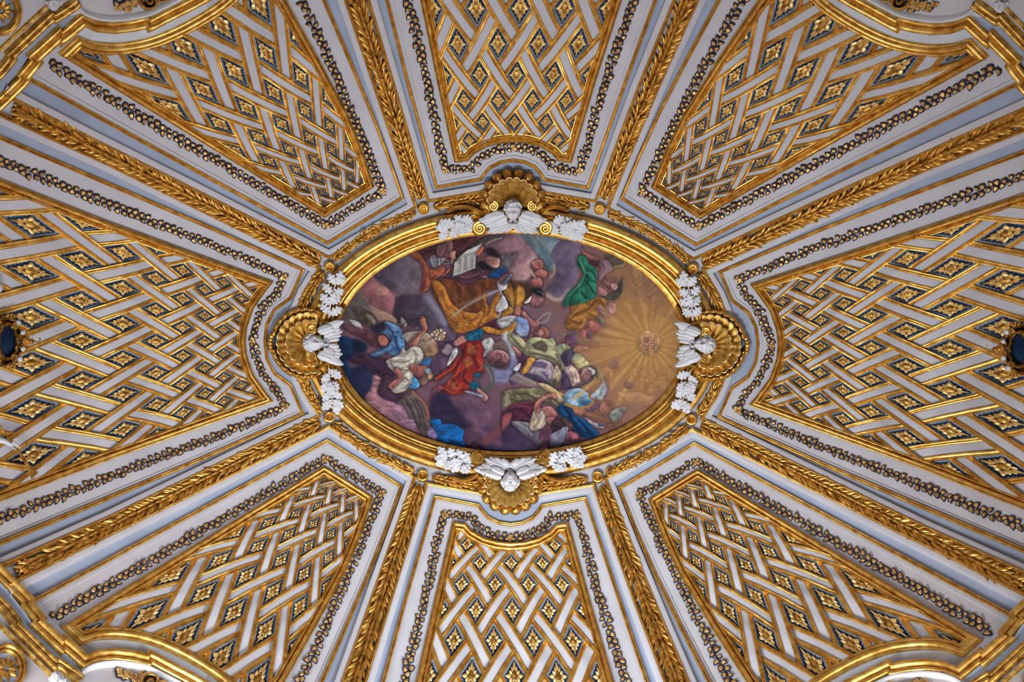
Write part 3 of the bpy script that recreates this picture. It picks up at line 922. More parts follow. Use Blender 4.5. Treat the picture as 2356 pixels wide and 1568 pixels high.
# rays of the glory
RC=np.array([1494.,789.])
for k in range(46):
    a=2*math.pi*k/46+random.uniform(-.04,.04); r1=random.uniform(60,150) if k%3 else random.uniform(150,230)
    d=np.array([math.cos(a),math.sin(a)]); e=np.array([-d[1],d[0]]); w=random.uniform(1.0,2.6)
    col=(222,176,98) if k%2 else (168,112,66)
    poly(np.array([RC+d*30-e*w,RC+d*30+e*w,RC+d*r1+e*w*r1/42,RC+d*r1-e*w*r1/42]),col,1.6,.27,smooth=False)
poly(RC+28*np.stack([np.cos(np.arange(16)*math.pi/8),1.02*np.sin(np.arange(16)*math.pi/8)],1),(186,138,92),2.0,.95)
poly(RC+np.array([(-13,-15),(8,-15),(10,14),(-13,16)]),(182,126,106),4,.6)
for a0,w0,r1 in ((2.55,.05,215),(2.80,.035,190),(3.00,.05,175),(3.22,.04,200),(3.42,.06,190),(2.30,.05,200),(2.05,.045,150),(3.75,.05,150),(1.75,.05,110),(4.2,.05,110),(4.6,.06,90),(5.2,.05,70)):
    d0=np.array([math.cos(a0-w0),math.sin(a0-w0)]); d1=np.array([math.cos(a0+w0),math.sin(a0+w0)])
    poly(np.array([RC+d0*31,RC+d1*31,RC+d1*r1,RC+d0*r1]),(226,178,100),1.5,.30,smooth=False)
for k in range(110):
    up_=k%2; x=random.gauss(1505,30) if up_ else random.gauss(1500,38); y=random.gauss(668,26) if up_ else random.gauss(885,32)
    ball((x,y),random.uniform(3,8),(150,104,74) if up_ else (172,120,74),(196,146,98) if up_ else (216,166,104),.34,2.0)
# faint cherub heads in the glow
for x,y,r in ((1467,650,9),(1468,674,9),(1504,705,10),(1517,691,8),(1490,640,8),(1530,720,8),(1455,655,7)):
    ball((x,y),r,(160,114,80),(186,136,96),.5,2.5)
for x,y,r in ((1490,863,10),(1510,884,9),(1491,878,8),(1517,853,9),(1464,863,9),(1500,900,8),(1478,845,7),(1530,870,7),(1540,840,7)):
    ball((x,y),r,(182,130,78),(206,154,94),.5,2.5)
poly(cD([(1470,740),(1560,770),(1720,740),(1860,790),(1950,800),(1820,880),(1560,860)]),(198,148,98),5,.7)
poly(cD([(1540,620),(1640,600),(1655,680),(1570,690)]),(142,96,88),2,.85)
poly(cD([(1380,320),(1480,300),(1500,400),(1400,450),(1340,420)]),(160,112,104),3,.7)
poly(cD([(1250,450),(1340,420),(1400,500),(1330,600),(1270,560)]),(186,126,90),3,.7)
# --- clouds and sky, left and top
poly(cA([(480,560),(700,420),(900,330),(1040,420),(1090,560),(1080,720),(1000,850),(820,860),(640,760),(520,680),(460,620)]),(84,72,88),4,1,((112,96,106),(1,.2)))
poly(cA([(740,900),(900,850),(1050,850),(1200,880),(1350,1080),(1450,1220),(1440,1350),(1200,1330),(1000,1280),(760,1220),(715,1020)]),(70,54,70),4,1,((92,80,96),(1,0)))
stroke(cA([(1180,890),(1330,1080),(1440,1280)]),16,(150,146,168),8,.75)
poly(cA([(300,740),(450,630),(560,760),(640,780),(740,900),(720,1060),(620,1090),(430,1010),(380,960)]),(150,94,98),5,.9)
poly(cA([(490,760),(600,745),(655,800),(600,860),(500,860)]),(182,122,112),3,.9)
poly(cA([(180,900),(440,1010),(740,1150),(735,1260),(460,1230),(150,960)]),(170,136,112),2,.65)
poly(cA([(20,1190),(100,1000),(250,800),(330,860),(450,1080),(480,1210),(200,1240)]),(104,94,92),5,.9)
m=poly(cA([(185,1030),(330,1070),(440,1130),(500,1220),(480,1320),(410,1300),(260,1180)]),(88,78,64)); poly(cA([(340,1110),(450,1150),(497,1240),(462,1312),(430,1220)]),(146,136,118),1.5)
poly(cA([(130,1190),(260,1220),(310,1290),(330,1350),(230,1290)]),(178,172,166))
# dark blue at the left end
poly(cC([(0,20),(200,60),(330,140),(250,280),(120,320),(150,420),(260,400),(400,400),(440,500),(420,680),(330,860),(150,640),(40,460),(0,300)]),(16,56,98),4,1,((44,40,74),(.3,1)))
poly(cC([(180,60),(360,120),(330,210),(200,200)]),(10,28,56),5,.9)
poly(cC([(150,430),(260,410),(390,430),(420,560),(340,760),(200,600)]),(38,38,72),8,.7)
# teal sky and mauve cloud at the top
poly(cB([(80,30),(420,50),(720,100),(620,280),(660,470),(560,530),(500,400),(380,280),(250,130)]),(104,120,132),4)
for p in ([(330,60),(660,460)],[(420,70),(640,330)]): stroke(cB(p),5,(158,148,126),2.5,.6)
poly(cB([(450,180),(600,300),(660,470),(560,400)]),(70,100,125),4,.7)
poly(cB([(-60,40),(150,45),(280,150),(385,260),(400,350),(320,480),(330,570),(240,650),(120,660),(30,560),(90,350),(130,300),(-60,290)]),(138,98,112),5,1,((166,124,126),(.4,1)))
stroke(cB([(130,650),(250,635),(325,560),(318,500)]),7,(198,160,150),4,.75)
poly(cA([(1860,170),(1940,90),(2180,40),(2170,110),(2050,130),(1940,190)]),(84,74,76),2); stroke(cA([(1960,180),(2060,130),(2170,100)]),3,(170,165,140),1.2,.8)
m=poly(cB([(600,300),(700,150),(820,110),(980,160),(1000,260),(930,330),(960,480),(940,640),(860,770),(760,860),(640,880),(540,790),(560,690),(640,640),(660,540),(680,450),(610,380)]),(112,94,118),4)
poly(cB([(660,500),(780,300),(900,330),(930,520),(840,700),(700,780),(620,740)]),(98,80,106),9,.8)
stroke(cB([(560,830),(660,890),(760,870),(830,780)]),9,(204,168,156),4,.8); stroke(cB([(640,440),(650,540),(600,600)]),5,(196,164,150),3,.7)
# putti at the top
for p,c in (([(350,420),(420,370),(495,400),(490,490),(400,500)],(196,130,112)),([(390,540),(480,500),(550,530),(530,600),(430,610)],(190,120,104)),([(350,640),(430,600),(490,640),(480,730),(400,730),(350,690)],(186,114,108))):
    m=poly(cB(p),c,1.5,1,((150,84,80),(.3,1)))
for p in ([(300,430),(360,365),(425,345)],[(340,510),(370,560),(400,600)]): stroke(cB(p),3,(212,184,172),1,.85)
# angel in green
poly(cB([(1290,340),(1400,290),(1560,370),(1540,450),(1420,480),(1370,520),(1370,430)]),(102,86,72),2); stroke(cB([(1380,510),(1430,470),(1540,450),(1560,380)]),3,(184,150,100),1.2,.8)
poly(cB([(1500,640),(1545,610),(1530,800),(1440,900),(1310,900),(1270,830),(1400,780)]),(84,76,66),2); stroke(cB([(1545,640),(1530,810),(1440,900),(1320,915)]),2.5,(176,144,98),1,.8)
poly(cB([(1000,220),(1040,280),(1130,310),(1210,350),(1190,385),(1080,350),(1010,295)]),(186,126,114),1.2,1,((150,90,84),(.2,1)))
poly(cB([(1090,390),(1190,395),(1260,430),(1180,470)]),(78,38,50))
m=poly(cB([(1220,420),(1310,370),(1380,440),(1385,520),(1300,560),(1240,650),(1195,600),(1240,500)]),(140,104,112)); folds(m,(96,66,76),(184,154,156),[cB([(1250,420),(1300,480),(1230,600)])],[cB([(1290,400),(1310,470),(1240,590)]),cB([(1350,450),(1330,520),(1260,590)])],3,2.5)
poly(cB([(1250,650),(1330,605),(1450,625),(1475,720),(1420,775),(1320,745)]),(134,92,84)); poly(cB([(1380,690),(1450,690),(1455,750),(1400,765)]),(196,150,140)); 
poly(cB([(1190,740),(1250,695),(1340,760),(1310,840),(1210,820)]),(164,112,108)); stroke(cB([(1210,720),(1280,730),(1330,790)]),4,(120,76,70),1.4,.8)
g=poly(cB([(950,330),(1040,322),(1090,420),(1160,470),(1200,560),(1190,700),(1185,840),(1120,910),(950,980),(830,960),(800,985),(765,985),(760,920),(820,800),(920,720),(990,620),(1010,540),(940,430)]),(36,112,88),1.1)
folds(g,(14,60,54),(112,180,146),[cB([(1050,560),(1120,640),(1180,660)]),cB([(1080,500),(1150,540),(1180,620)]),cB([(1060,650),(1130,760),(1170,820)]),cB([(960,720),(880,850),(850,950)]),cB([(1000,800),(1050,860),(1120,880)])],[cB([(990,400),(1040,520),(1010,640),(960,730)]),cB([(960,350),(1000,440),(1040,540)]),cB([(1060,540),(1140,580),(1170,640)]),cB([(830,850),(920,760),(970,690)]),cB([(940,960),(1040,910),(1130,870)])],5,3.2)
# putto in yellow
y=poly(cB([(870,970),(1040,930),(1190,870),(1300,880),(1310,950),(1250,990),(1200,1080),(1180,1130),(1060,1170),(990,1270),(820,1270),(790,1170),(860,1060)]),(164,108,46),1.2)
folds(y,(104,60,34),(216,160,84),[cB([(1180,900),(1080,1010),(880,1100)]),cB([(860,1150),(950,1200),(1000,1180)]),cB([(1240,900),(1290,960)])],[cB([(1000,960),(940,1030),(850,1110)]),cB([(1060,1090),(960,1120),(880,1150)]),cB([(1040,1130),(1030,1190),(980,1250)]),cB([(1260,900),(1310,930)])],6,4)
poly(cB([(1330,960),(1400,905),(1445,980),(1420,1070),(1340,1060)]),(176,126,112)); stroke(cB([(1320,950),(1370,905),(1420,930)]),5,(130,90,70),1.5,.85)
poly(cB([(1200,960),(1270,980),(1300,1080),(1390,1105),(1300,1125),(1210,1040)]),(170,118,112),1.1)
poly(cB([(1180,1120),(1240,1100),(1310,1200),(1310,1255),(1230,1200)]),(118,104,90))
poly(cB([(980,1330),(1040,1240),(1110,1165),(1200,1200),(1250,1250),(1190,1315),(1090,1290),(1030,1395),(975,1375)]),(172,98,90),1.4)
poly(cB([(720,1490),(820,1330),(900,1310),(945,1400),(900,1510),(800,1510)]),(138,68,74),2,1,((98,80,110),(1,-.6))); poly(cB([(1060,1330),(1120,1310),(1140,1395),(1080,1395)]),(108,80,86))
# pink putto in the middle
poly(cB([(200,1020),(280,1060),(350,1150),(440,1160),(450,1240),(380,1290),(350,1390),(310,1395),(330,1260),(240,1120)]),(184,118,112),1.4,1,((150,90,92),(.4,1)))
poly(cB([(400,1290),(480,1240),(570,1280),(575,1370),(480,1400),(410,1380)]),(146,88,78)); poly(cB([(430,1300),(480,1270),(510,1320),(460,1370)]),(186,124,112),1.5)
for p in ([(430,1160),(520,1080),(595,1060)],[(460,1190),(540,1170),(590,1090)]): stroke(cB(p),4,(176,150,146),1.5,.7)
# --- maroon group with the book
m=poly(cA([(1000,310),(1300,170),(1600,90),(1850,70),(1870,170),(1700,260),(1600,340),(1500,430),(1400,420),(1250,360),(1090,390)]),(84,42,44),2); folds(m,(50,24,32),(128,72,62),[cA([(1650,110),(1720,180),(1680,260)]),cA([(1150,280),(1280,260),(1330,330)])],[cA([(1780,110),(1700,200),(1640,280)])],7,5)
poly(cA([(1310,210),(1400,165),(1510,140),(1500,340),(1420,370),(1310,345)]),(118,78,84),2)
o=poly(cA([(930,320),(1050,280),(1130,390),(1180,480),(1240,520),(1390,470),(1405,560),(1340,620),(1240,680),(1200,770),(1150,815),(1100,790),(1120,640),(1125,480),(1060,400)]),(166,86,56),1.3)
folds(o,(92,40,36),(206,120,78),[cA([(1060,400),(1140,500),(1150,640),(1120,780)]),cA([(1200,500),(1210,640),(1280,620)])],[cA([(1090,420),(1150,520),(1150,660)]),cA([(1170,700),(1200,620),(1190,520)])],6,3)
m=poly(cA([(1210,370),(1270,322),(1330,370),(1425,365),(1400,410),(1330,480),(1270,498),(1220,440)]),(132,128,134)); folds(m,(72,66,74),(196,192,196),[cA([(1300,350),(1320,420),(1300,490)]),cA([(1360,370),(1370,440)])],[cA([(1240,350),(1230,400),(1270,480)]),cA([(1340,380),(1340,450)])],3,2.2)
for p in ([(1410,390),(1500,410)],[(1400,440),(1510,430)],[(1340,570),(1430,620),(1560,660)]): stroke(cA(p),3,(150,142,150),1,.7)
m=poly(cE([(190,330),(430,285),(560,255),(650,300),(570,370),(420,435),(300,395)]),(98,58,74),2); folds(m,(66,36,54),(140,96,108),[cE([(300,350),(430,370),(550,330)])],[cE([(320,330),(450,345),(560,290)])],5,4)
poly(cE([(510,180),(590,85),(640,140),(610,200),(650,280),(560,280)]),(134,84,90),2)
poly(cA([(1490,290),(1560,270),(1550,340),(1590,385),(1530,400),(1510,455),(1490,380)]),(184,128,108),1)
poly(cA([(1570,370),(1920,95),(1945,150),(1600,410)]),(84,70,52),1); poly(cA([(1495,615),(1540,420),(1590,380),(1530,620)]),(96,82,62),1)
poly(cA([(1590,375),(1700,270),(1920,165),(1880,230),(1830,305),(1700,335),(1560,425)]),(208,204,198),.9,smooth=False)
poly(cA([(1545,425),(1700,333),(1835,303),(1818,500),(1650,570),(1525,610)]),(186,183,176),.9,smooth=False)
poly(cA([(1840,300),(1915,195),(1925,260),(1850,335)]),(196,98,62),1)
poly(cA([(1390,600),(1480,500),(1470,540),(1400,610)]),(186,92,58),1)
w=poly(cE([(750,130),(850,105),(935,95),(885,200),(840,290),(800,335),(740,362),(640,352),(680,280),(760,210)]),(100,92,96),1.6); poly(cE([(640,347),(720,268),(835,255),(800,335),(740,362)]),(24,72,134),2.2)
poly(cE([(600,190),(640,130),(700,110),(755,150),(757,220),(720,250),(650,230)]),(150,94,92),1.3,1,((204,150,136),(1,.5))); stroke(cE([(650,170),(690,180),(700,215)]),2.2,(96,52,56),1,.8)
poly(cE([(615,70),(650,40),(705,58),(750,110),(735,145),(680,128),(640,110)]),(42,26,34),1.3); poly(cE([(525,210),(580,182),(640,220),(690,262),(620,275),(560,252)]),(34,24,40),1.5); poly(cE([(575,345),(610,330),(650,355)]),(196,140,140),1.5)
# --- kneeling figure in cloth of gold
r1=poly(cE([(80,390),(250,365),(420,435),(560,368),(745,368),(745,440),(640,480),(610,560),(600,640),(560,760),(500,810),(440,870),(330,910),(260,870),(220,760),(130,620),(70,500)]),(118,64,32),1.3)
folds(r1,(74,36,24),(160,96,46),[cE([(300,400),(350,520),(330,640)]),cE([(430,450),(480,560),(420,640)]),cE([(560,400),(600,450),(640,470)])],[cE([(240,420),(300,520),(380,600)]),cE([(500,430),(560,500),(540,590)]),cE([(640,400),(680,440)])],6,4)
r2=poly(cE([(55,400),(130,388),(195,450),(235,560),(300,650),(420,705),(560,700),(596,540),(640,650),(700,560),(750,495),(765,560),(725,690),(745,765),(700,775),(560,860),(430,905),(300,920),(240,830),(160,640)]),(178,108,36),1.2)
folds(r2,(112,60,26),(222,156,66),[cE([(170,470),(190,600),(260,720),(330,840)]),cE([(600,600),(600,720),(540,840)]),cE([(660,620),(640,740)]),cE([(380,740),(450,800),(520,760)])],[cE([(90,410),(160,440),(200,540)]),cE([(160,560),(220,680),(300,740)]),cE([(420,730),(470,700),(520,740),(470,770)]),cE([(540,700),(580,740),(540,800)]),cE([(690,600),(680,700),(600,800)])],6,4)
for c in ((190,600),(260,700),(420,800),(480,735),(570,720),(350,860),(300,780)): stroke(cE([(c[0]-22,c[1]),(c[0],c[1]-20),(c[0]+20,c[1]),(c[0],c[1]+16),(c[0]-10,c[1]+4)]),2.4,(222,160,72),1,.6,r2)
for c in ((330,470),(480,500),(590,430),(390,590),(270,470),(680,420)): stroke(cE([(c[0]-24,c[1]),(c[0],c[1]-22),(c[0]+22,c[1]+4),(c[0],c[1]+18)]),2.6,(78,40,26),1,.6,r1)
r3=poly(cE([(815,400),(900,420),(1000,395),(1105,480),(1090,535),(1000,615),(970,695),(910,695),(870,620),(805,500)]),(192,132,44),1.2)
folds(r3,(118,70,30),(232,172,82),[cE([(900,440),(920,560),(910,680)]),cE([(860,430),(860,540),(890,640)]),cE([(1030,470),(1040,560),(990,620)])],[cE([(850,470),(880,580),(900,680)]),cE([(960,450),(950,560),(960,640)]),cE([(1000,430),(1010,520)])],7,5)
poly(cE([(845,372),(960,395),(1060,428),(1108,490),(1030,575),(1022,480),(960,428),(910,480),(885,420)]),(84,50,30),1.6)
poly(cE([(735,785),(800,700),(850,645),(905,690),(880,725),(800,775)]),(190,130,46),1.2); stroke(cE([(770,750),(830,700),(860,670)]),4,(140,86,34),1.5,.8)
m=poly(cE([(715,692),(760,580),(800,535),(832,600),(842,655),(780,695)]),(206,204,206),1); folds(m,(132,128,140),(232,232,234),[cE([(780,570),(770,640),(740,690)]),cE([(815,580),(820,650)])],[cE([(800,560),(795,660)])],2,2)
poly(cE([(738,382),(830,400),(828,460),(770,482),(738,440)]),(218,214,218),1); poly(cE([(742,375),(790,330),(835,305),(852,350),(800,400),(760,402)]),(132,76,76),1.2); poly(cE([(785,402),(850,330),(882,306),(872,350),(820,422)]),(92,98,118),1); ball(cE([(872,322)])[0],2,(200,200,206))
stroke(cE([(800,462),(640,525),(450,620),(270,750)]),6,(190,180,180),3,.62); stroke(cE([(640,500),(480,580),(320,640)]),5,(170,130,110),3,.4); stroke(cE([(765,482),(800,580),(775,690),(735,770)]),3.4,(186,182,192),1,.9)
stroke(cE([(590,560),(600,520),(615,590)]),3,(196,126,70),1.2,.8)
poly(cE([(1008,612),(1080,540),(1110,500),(1180,535),(1212,560),(1195,615),(1185,640),(1150,648),(1100,642),(1060,605)]),(172,118,114),1.2,1,((120,68,70),(-.8,.3))); stroke(cE([(1150,600),(1180,605),(1170,640)]),2,(84,42,48),1,.8); stroke(cE([(1125,630),(1150,648)]),2,(84,42,48),1,.7)
poly(cE([(1085,475),(1150,452),(1200,488),(1220,542),(1160,538),(1110,505)]),(34,34,44),1.1); stroke(cE([(1150,490),(1195,505),(1212,540)]),2.2,(150,150,160),.9,.8); poly(cE([(1008,612),(1060,562),(1088,542),(1062,605)]),(216,200,190),.9)
poly(cE([(900,745),(928,650),(962,645),(978,700),(940,765)]),(176,110,98),1.1)
m=poly(cE([(718,805),(800,758),(900,738),(948,768),(905,822),(830,872),(755,875)]),(176,172,174),1.1); folds(m,(116,110,118),(226,224,226),[cE([(760,800),(840,790),(880,820)])],[cE([(900,760),(860,800),(830,850)]),cE([(930,770),(890,820)])],4,3)
poly(cE([(555,865),(700,795),(745,850),(765,905),(600,915)]),(102,36,58),1.5)
poly(cE([(930,900),(890,860),(950,755),(1035,785),(1065,860),(1045,940),(950,960)]),(108,128,184),2,1,((172,186,212),(-.7,.7)))
poly(cE([(555,878),(640,852),(760,892),(905,826),(935,806),(905,885),(830,940),(640,918)]),(196,132,42),1.2)
# --- blindfolded man, left
poly(cA([(60,1270),(200,1300),(350,1330),(480,1380),(600,1400),(650,1480),(600,1545),(450,1545),(300,1440),(120,1340)]),(94,54,66),1.5)
poly(cA([(60,1265),(200,1298),(350,1330),(300,1370),(120,1330)]),(112,70,82),2,.8)
poly(cA([(520,1420),(600,1395),(655,1470),(620,1545),(540,1520)]),(190,114,92),2)
poly(cC([(120,300),(300,215),(420,280),(600,300),(680,400),(720,500),(640,560),(480,540),(330,400),(180,370)]),(62,38,62),2.5)
poly(cC([(450,520),(560,570),(560,650),(500,740),(560,820),(760,860),(900,1000),(960,1080),(1000,1210),(700,1110),(330,870),(420,680)]),(170,114,120),3,1,((150,108,134),(1,.6)))
poly(cC([(560,540),(690,540),(650,640),(700,750),(830,770),(760,865),(620,835),(520,785),(498,720)]),(74,46,68),2)
b1=poly(cA([(465,1262),(600,1218),(720,1240),(800,1290),(850,1380),(870,1640),(640,1640),(690,1480),(620,1380),(520,1372),(455,1320)]),(88,130,178),1.2)
poly(cA([(468,1270),(600,1224),(620,1300),(560,1360),(500,1362),(462,1320)]),(44,30,54),1.6)
folds(b1,(42,50,92),(140,180,214),[cA([(640,1270),(720,1360),(740,1500)]),cA([(780,1340),(790,1480),(800,1600)]),cA([(640,1380),(690,1440),(690,1560)])],[cA([(700,1250),(770,1320),(800,1440)]),cA([(620,1370),(670,1430),(660,1520)]),cA([(830,1400),(840,1560)])],6,4)
b2=poly(cC([(415,245),(560,170),(650,110),(690,40),(700,-10),(825,-10),(835,180),(782,248),(712,160),(640,205),(500,268),(430,278)]),(78,120,170),1.2); folds(b2,(30,40,80),(130,172,208),[cC([(720,20),(740,120),(790,225)]),cC([(670,60),(620,150),(520,210)])],[cC([(690,90),(620,170),(480,240)]),cC([(770,20),(790,140)])],5,3.5)
poly(cF([(245,150),(260,120),(292,150),(312,192),(280,212),(255,185)]),(138,128,128),1)
poly(cF([(265,300),(330,255),(480,255),(562,330),(612,400),(600,450),(520,492),(460,512),(440,440),(400,400),(360,400),(300,340)]),(164,154,146),1.5,1,((150,116,84),(1,.7)))
poly(cF([(480,420),(540,390),(590,370),(610,420),(560,475),(470,512)]),(150,112,80),3,.8)
m=poly(cF([(335,405),(345,340),(400,280),(462,232),(428,160),(445,108),(478,130),(500,200),(492,242),(430,312),(402,392)]),(170,106,90),1); folds(m,(110,58,56),(206,144,120),[cF([(350,390),(370,330),(440,270),(480,235)])],[cF([(385,380),(420,310),(470,260)])],3,2.4)
for p in ([(270,262),(320,232),(382,208)],[(262,210),(310,160),(430,130)]): stroke(cF(p),2.6,(52,42,48),.9,.85)
s1=poly(cC([(600,345),(680,300),(770,258),(830,170),(860,210),(960,148),(1045,170),(1088,262),(1070,345),(1030,382),(950,402),(962,520),(920,640),(850,722),(720,752),(680,705),(740,640),(800,560),(720,490),(650,425)]),(190,180,164),1.2)
folds(s1,(122,106,100),(226,222,216),[cC([(650,330),(780,350),(900,340)]),cC([(700,420),(780,440),(880,460)]),cC([(960,200),(1000,270),(980,350)]),cC([(860,560),(900,600),(860,690)])],[cC([(900,170),(990,180),(1060,260)]),cC([(720,300),(820,300),(900,300)]),cC([(760,700),(840,650),(900,600)]),cC([(1000,280),(1050,300),(1040,350)])],5,5)
stroke(cC([(700,260),(670,330),(690,400),(720,440)]),1.8,(70,54,54),.8,.8); stroke(cC([(450,580),(560,580),(690,555)]),2,(52,36,44),.9,.8)
m=poly(cC([(640,645),(700,590),(760,560),(715,470),(740,425),(792,465),(825,540),(795,585),(745,640),(705,695),(660,695)]),(172,104,94),1.1); folds(m,(110,56,58),(206,140,122),[cC([(690,680),(740,620),(790,560)])],[cC([(665,650),(720,600),(760,580)])],3,2.5)
poly(cC([(895,405),(1000,376),(1040,398),(1100,386),(1145,420),(1130,480),(1080,525),(1020,545),(955,505)]),(188,118,98),1.2,1,((150,84,76),(-.6,.8)))
poly(cC([(1060,560),(1100,500),(1180,470),(1200,420),(1235,480),(1200,575),(1140,600),(1085,655),(1010,635),(1000,580)]),(134,100,84),1.5); poly(cC([(1150,462),(1205,425),(1230,490),(1190,565),(1140,562)]),(200,160,104),1.5)
poly(cC([(1105,442),(1160,428),(1178,470),(1130,502)]),(132,150,168),1)
poly(cC([(955,540),(1000,570),(1042,650),(980,692),(900,682),(930,610)]),(74,136,180),1.2); poly(cC([(1035,382),(1100,308),(1182,288),(1172,400),(1100,386)]),(58,108,158),1.5)
# --- coins, purse, king in red
poly(cF([(600,350),(760,340),(800,420),(740,470),(690,570),(600,690),(560,690),(525,560),(600,470)]),(86,62,86),4)
poly(cF([(640,415),(690,372),(742,400),(742,440),(680,472),(640,452)]),(138,118,128),2.5)
poly(cF([(600,230),(650,212),(740,240),(775,290),(762,335),(700,335),(660,345),(685,280)]),(90,72,90),1.5)
for k,(x,y) in enumerate(((545,285),(570,262),(592,240),(628,244),(602,266),(635,282),(586,288),(655,302),(620,306),(660,268),(580,322),(640,325),(612,325))):
    ball(cF([(x,y)])[0],3.4,((204,194,176),(188,154,86),(170,140,96))[k%3],(232,222,190),1,.7)
sk=poly(cC([(1950,390),(2240,250),(2300,540),(2000,620)]),(124,128,168),6,.9); poly(cC([(2100,-10),(2260,-10),(2260,270),(2160,200)]),(190,190,196),5,.9)
rd=poly(cC([(1555,100),(1700,55),(1855,88),(1855,300),(1885,400),(1855,482),(1740,505),(1705,640),(1692,705),(1580,775),(1400,765),(1285,695),(1400,600),(1480,485),(1400,505),(1290,585),(1215,572),(1300,500),(1440,380),(1500,300),(1580,255)]),(150,40,36),1.2)
folds(rd,(84,24,36),(206,112,62),[cC([(1620,150),(1580,300),(1480,440),(1300,560)]),cC([(1760,120),(1740,300),(1800,440)]),cC([(1450,560),(1500,640),(1440,740)]),cC([(1640,430),(1600,560),(1680,640)])],[cC([(1520,320),(1470,420),(1360,500),(1250,565)]),cC([(1560,400),(1520,500),(1440,560),(1400,660)]),cC([(1600,620),(1540,690),(1480,660),(1520,600)]),cC([(1660,560),(1690,620),(1640,690)]),cC([(1800,330),(1850,400),(1800,460)]),cC([(1300,640),(1380,700),(1480,750)]),cC([(1660,110),(1740,150),(1800,130)])],7,4.5)
for p in ([(1600,330),(1680,275),(1725,380),(1640,425)],[(1640,180),(1720,150),(1780,220),(1700,260)],[(1440,640),(1480,600),(1500,680),(1460,720)]): poly(cC(p),(156,100,54),2,.7)
poly(cF([(760,408),(788,430),(762,500),(688,575),(720,480)]),(188,184,184),1.1); stroke(cF([(740,470),(730,510)]),2,(50,50,60),.8,.7)
m=poly(cF([(748,362),(790,310),(862,298),(872,342),(812,372),(770,392)]),(176,116,104),1.1)
m=poly(cF([(862,292),(930,250),(1005,228),(1022,262),(1002,322),(930,338),(870,328)]),(20,98,134),1.1); folds(m,(8,50,84),(86,166,190),[cF([(920,270),(950,330)]),cF([(980,240),(990,320)])],[cF([(890,300),(940,290),(990,260)])],3,2.4)
er=poly(cC([(1838,92),(1940,28),(1992,80),(2002,160),(1900,252),(1858,284),(1880,180)]),(200,196,190),1.1)
for p in ([(1900,110),(1930,90)],[(1940,180),(1965,160)],[(1890,200),(1905,180)]): stroke(cC(p),2,(50,48,54),.7,.8)
poly(cC([(1985,125),(2080,78),(2165,130),(2175,215),(2080,205),(2000,215)]),(110,86,82),1.6)
poly(cC([(1895,255),(1990,200),(2100,198),(2185,260),(2185,340),(2130,415),(2000,392),(1925,320)]),(170,116,118),1.3,1,((126,76,84),(-.3,1))); poly(cC([(1955,345),(2060,395),(2150,385),(2185,325),(2160,430),(2060,428),(1965,395)]),(88,62,62),1.6)
stroke(cC([(2060,240),(2090,255),(2080,290)]),2,(92,50,60),1,.8); stroke(cC([(2130,250),(2140,290)]),2,(92,50,60),1,.8)
stroke(cC([(1880,400),(1945,480),(1972,580),(1930,685),(1850,705),(1785,620)]),13,(98,88,86),1.5,.95); stroke(cC([(1905,430),(1950,520),(1960,600)]),4,(142,132,126),1.5,.7)
poly(cC([(1690,622),(1782,608),(1802,682),(1740,702),(1700,692)]),(18,96,134),1.2); poly(cC([(1738,502),(1822,498),(1812,542),(1758,542)]),(18,90,126),1.2)
poly(cC([(1780,682),(1862,742),(1915,800),(1902,855),(1840,845),(1780,762)]),(180,128,122),1.2); poly(cC([(1600,725),(1690,728),(1842,780),(1850,802),(1720,772)]),(152,160,182),1)
poly(cC([(1155,865),(1190,780),(1220,700),(1300,640),(1335,700),(1250,765),(1200,845)]),(118,66,76),1.6)
poly(cC([(1960,300),(2010,240),(2070,225),(2050,300),(1990,350)]),(120,72,78),2,.7)
poly(cC([(2040,330),(2110,340),(2150,390),(2080,430),(2000,400)]),(74,50,52),2,.9)
for p in ([(2020,262),(2060,250)],[(2095,232),(2130,240)],[(2070,250),(2096,285),(2074,298)],[(2050,322),(2100,318)]): stroke(cC(p),1.4,(66,34,42),.7,.85)
stroke(cC([(2090,215),(2150,250),(2176,310)]),4,(212,160,150),2,.6)
for p in ([(1830,800),(1860,850)],[(1860,800),(1885,855)],[(1885,795),(1905,850)]): stroke(cC(p),1.2,(100,60,62),.6,.8)
# --- angel wing and sky at the bottom
poly(cC([(1170,900),(1250,755),(1400,760),(1500,920),(1700,1000),(1720,1190),(1500,1200),(1300,1120),(1165,1050)]),(46,36,66),7,.95)
poly(cC([(1500,800),(1700,760),(1850,860),(1950,1000),(1900,1150),(1700,1180),(1550,960)]),(116,80,106),9,.8)
wg=poly(cC([(755,865),(900,735),(960,718),(1045,800),(1125,900),(1162,1020),(1172,1300),(1150,1335),(1080,1292),(1030,1220),(1000,1180),(960,1080),(905,1070),(862,960),(800,900)]),(96,82,80),1.4)
folds(wg,(58,46,52),(142,128,122),[cC([(860,830),(930,960),(980,1080)]),cC([(930,820),(1010,980),(1060,1180)]),cC([(990,830),(1070,1000),(1110,1240)])],[cC([(830,860),(890,960),(930,1050)]),cC([(900,800),(980,960),(1030,1120)])],4,3); stroke(cC([(945,735),(1075,850),(1138,980),(1158,1150),(1162,1310)]),6,(158,98,76),1.6,.9)
poly(cC([(1168,1175),(1275,1290),(1262,1390),(1150,1340)]),(124,104,154),2.5)
poly(cC([(1600,1240),(1750,1190),(1900,1250),(2000,1350),(2300,1400),(2300,1600),(1700,1600),(1640,1440),(1585,1330)]),(96,64,88),5,.95)
poly(cC([(1168,1098),(1290,1085),(1332,1150),(1462,1148),(1605,1232),(1590,1325),(1642,1442),(1720,1500),(1450,1448),(1258,1395),(1272,1290),(1200,1180)]),(6,98,168),1.6,1,((10,80,150),(1,.3)))
poly(cC([(1720,1480),(1900,1420),(2300,1480),(2300,1600),(1750,1600)]),(48,34,64),6,.9)
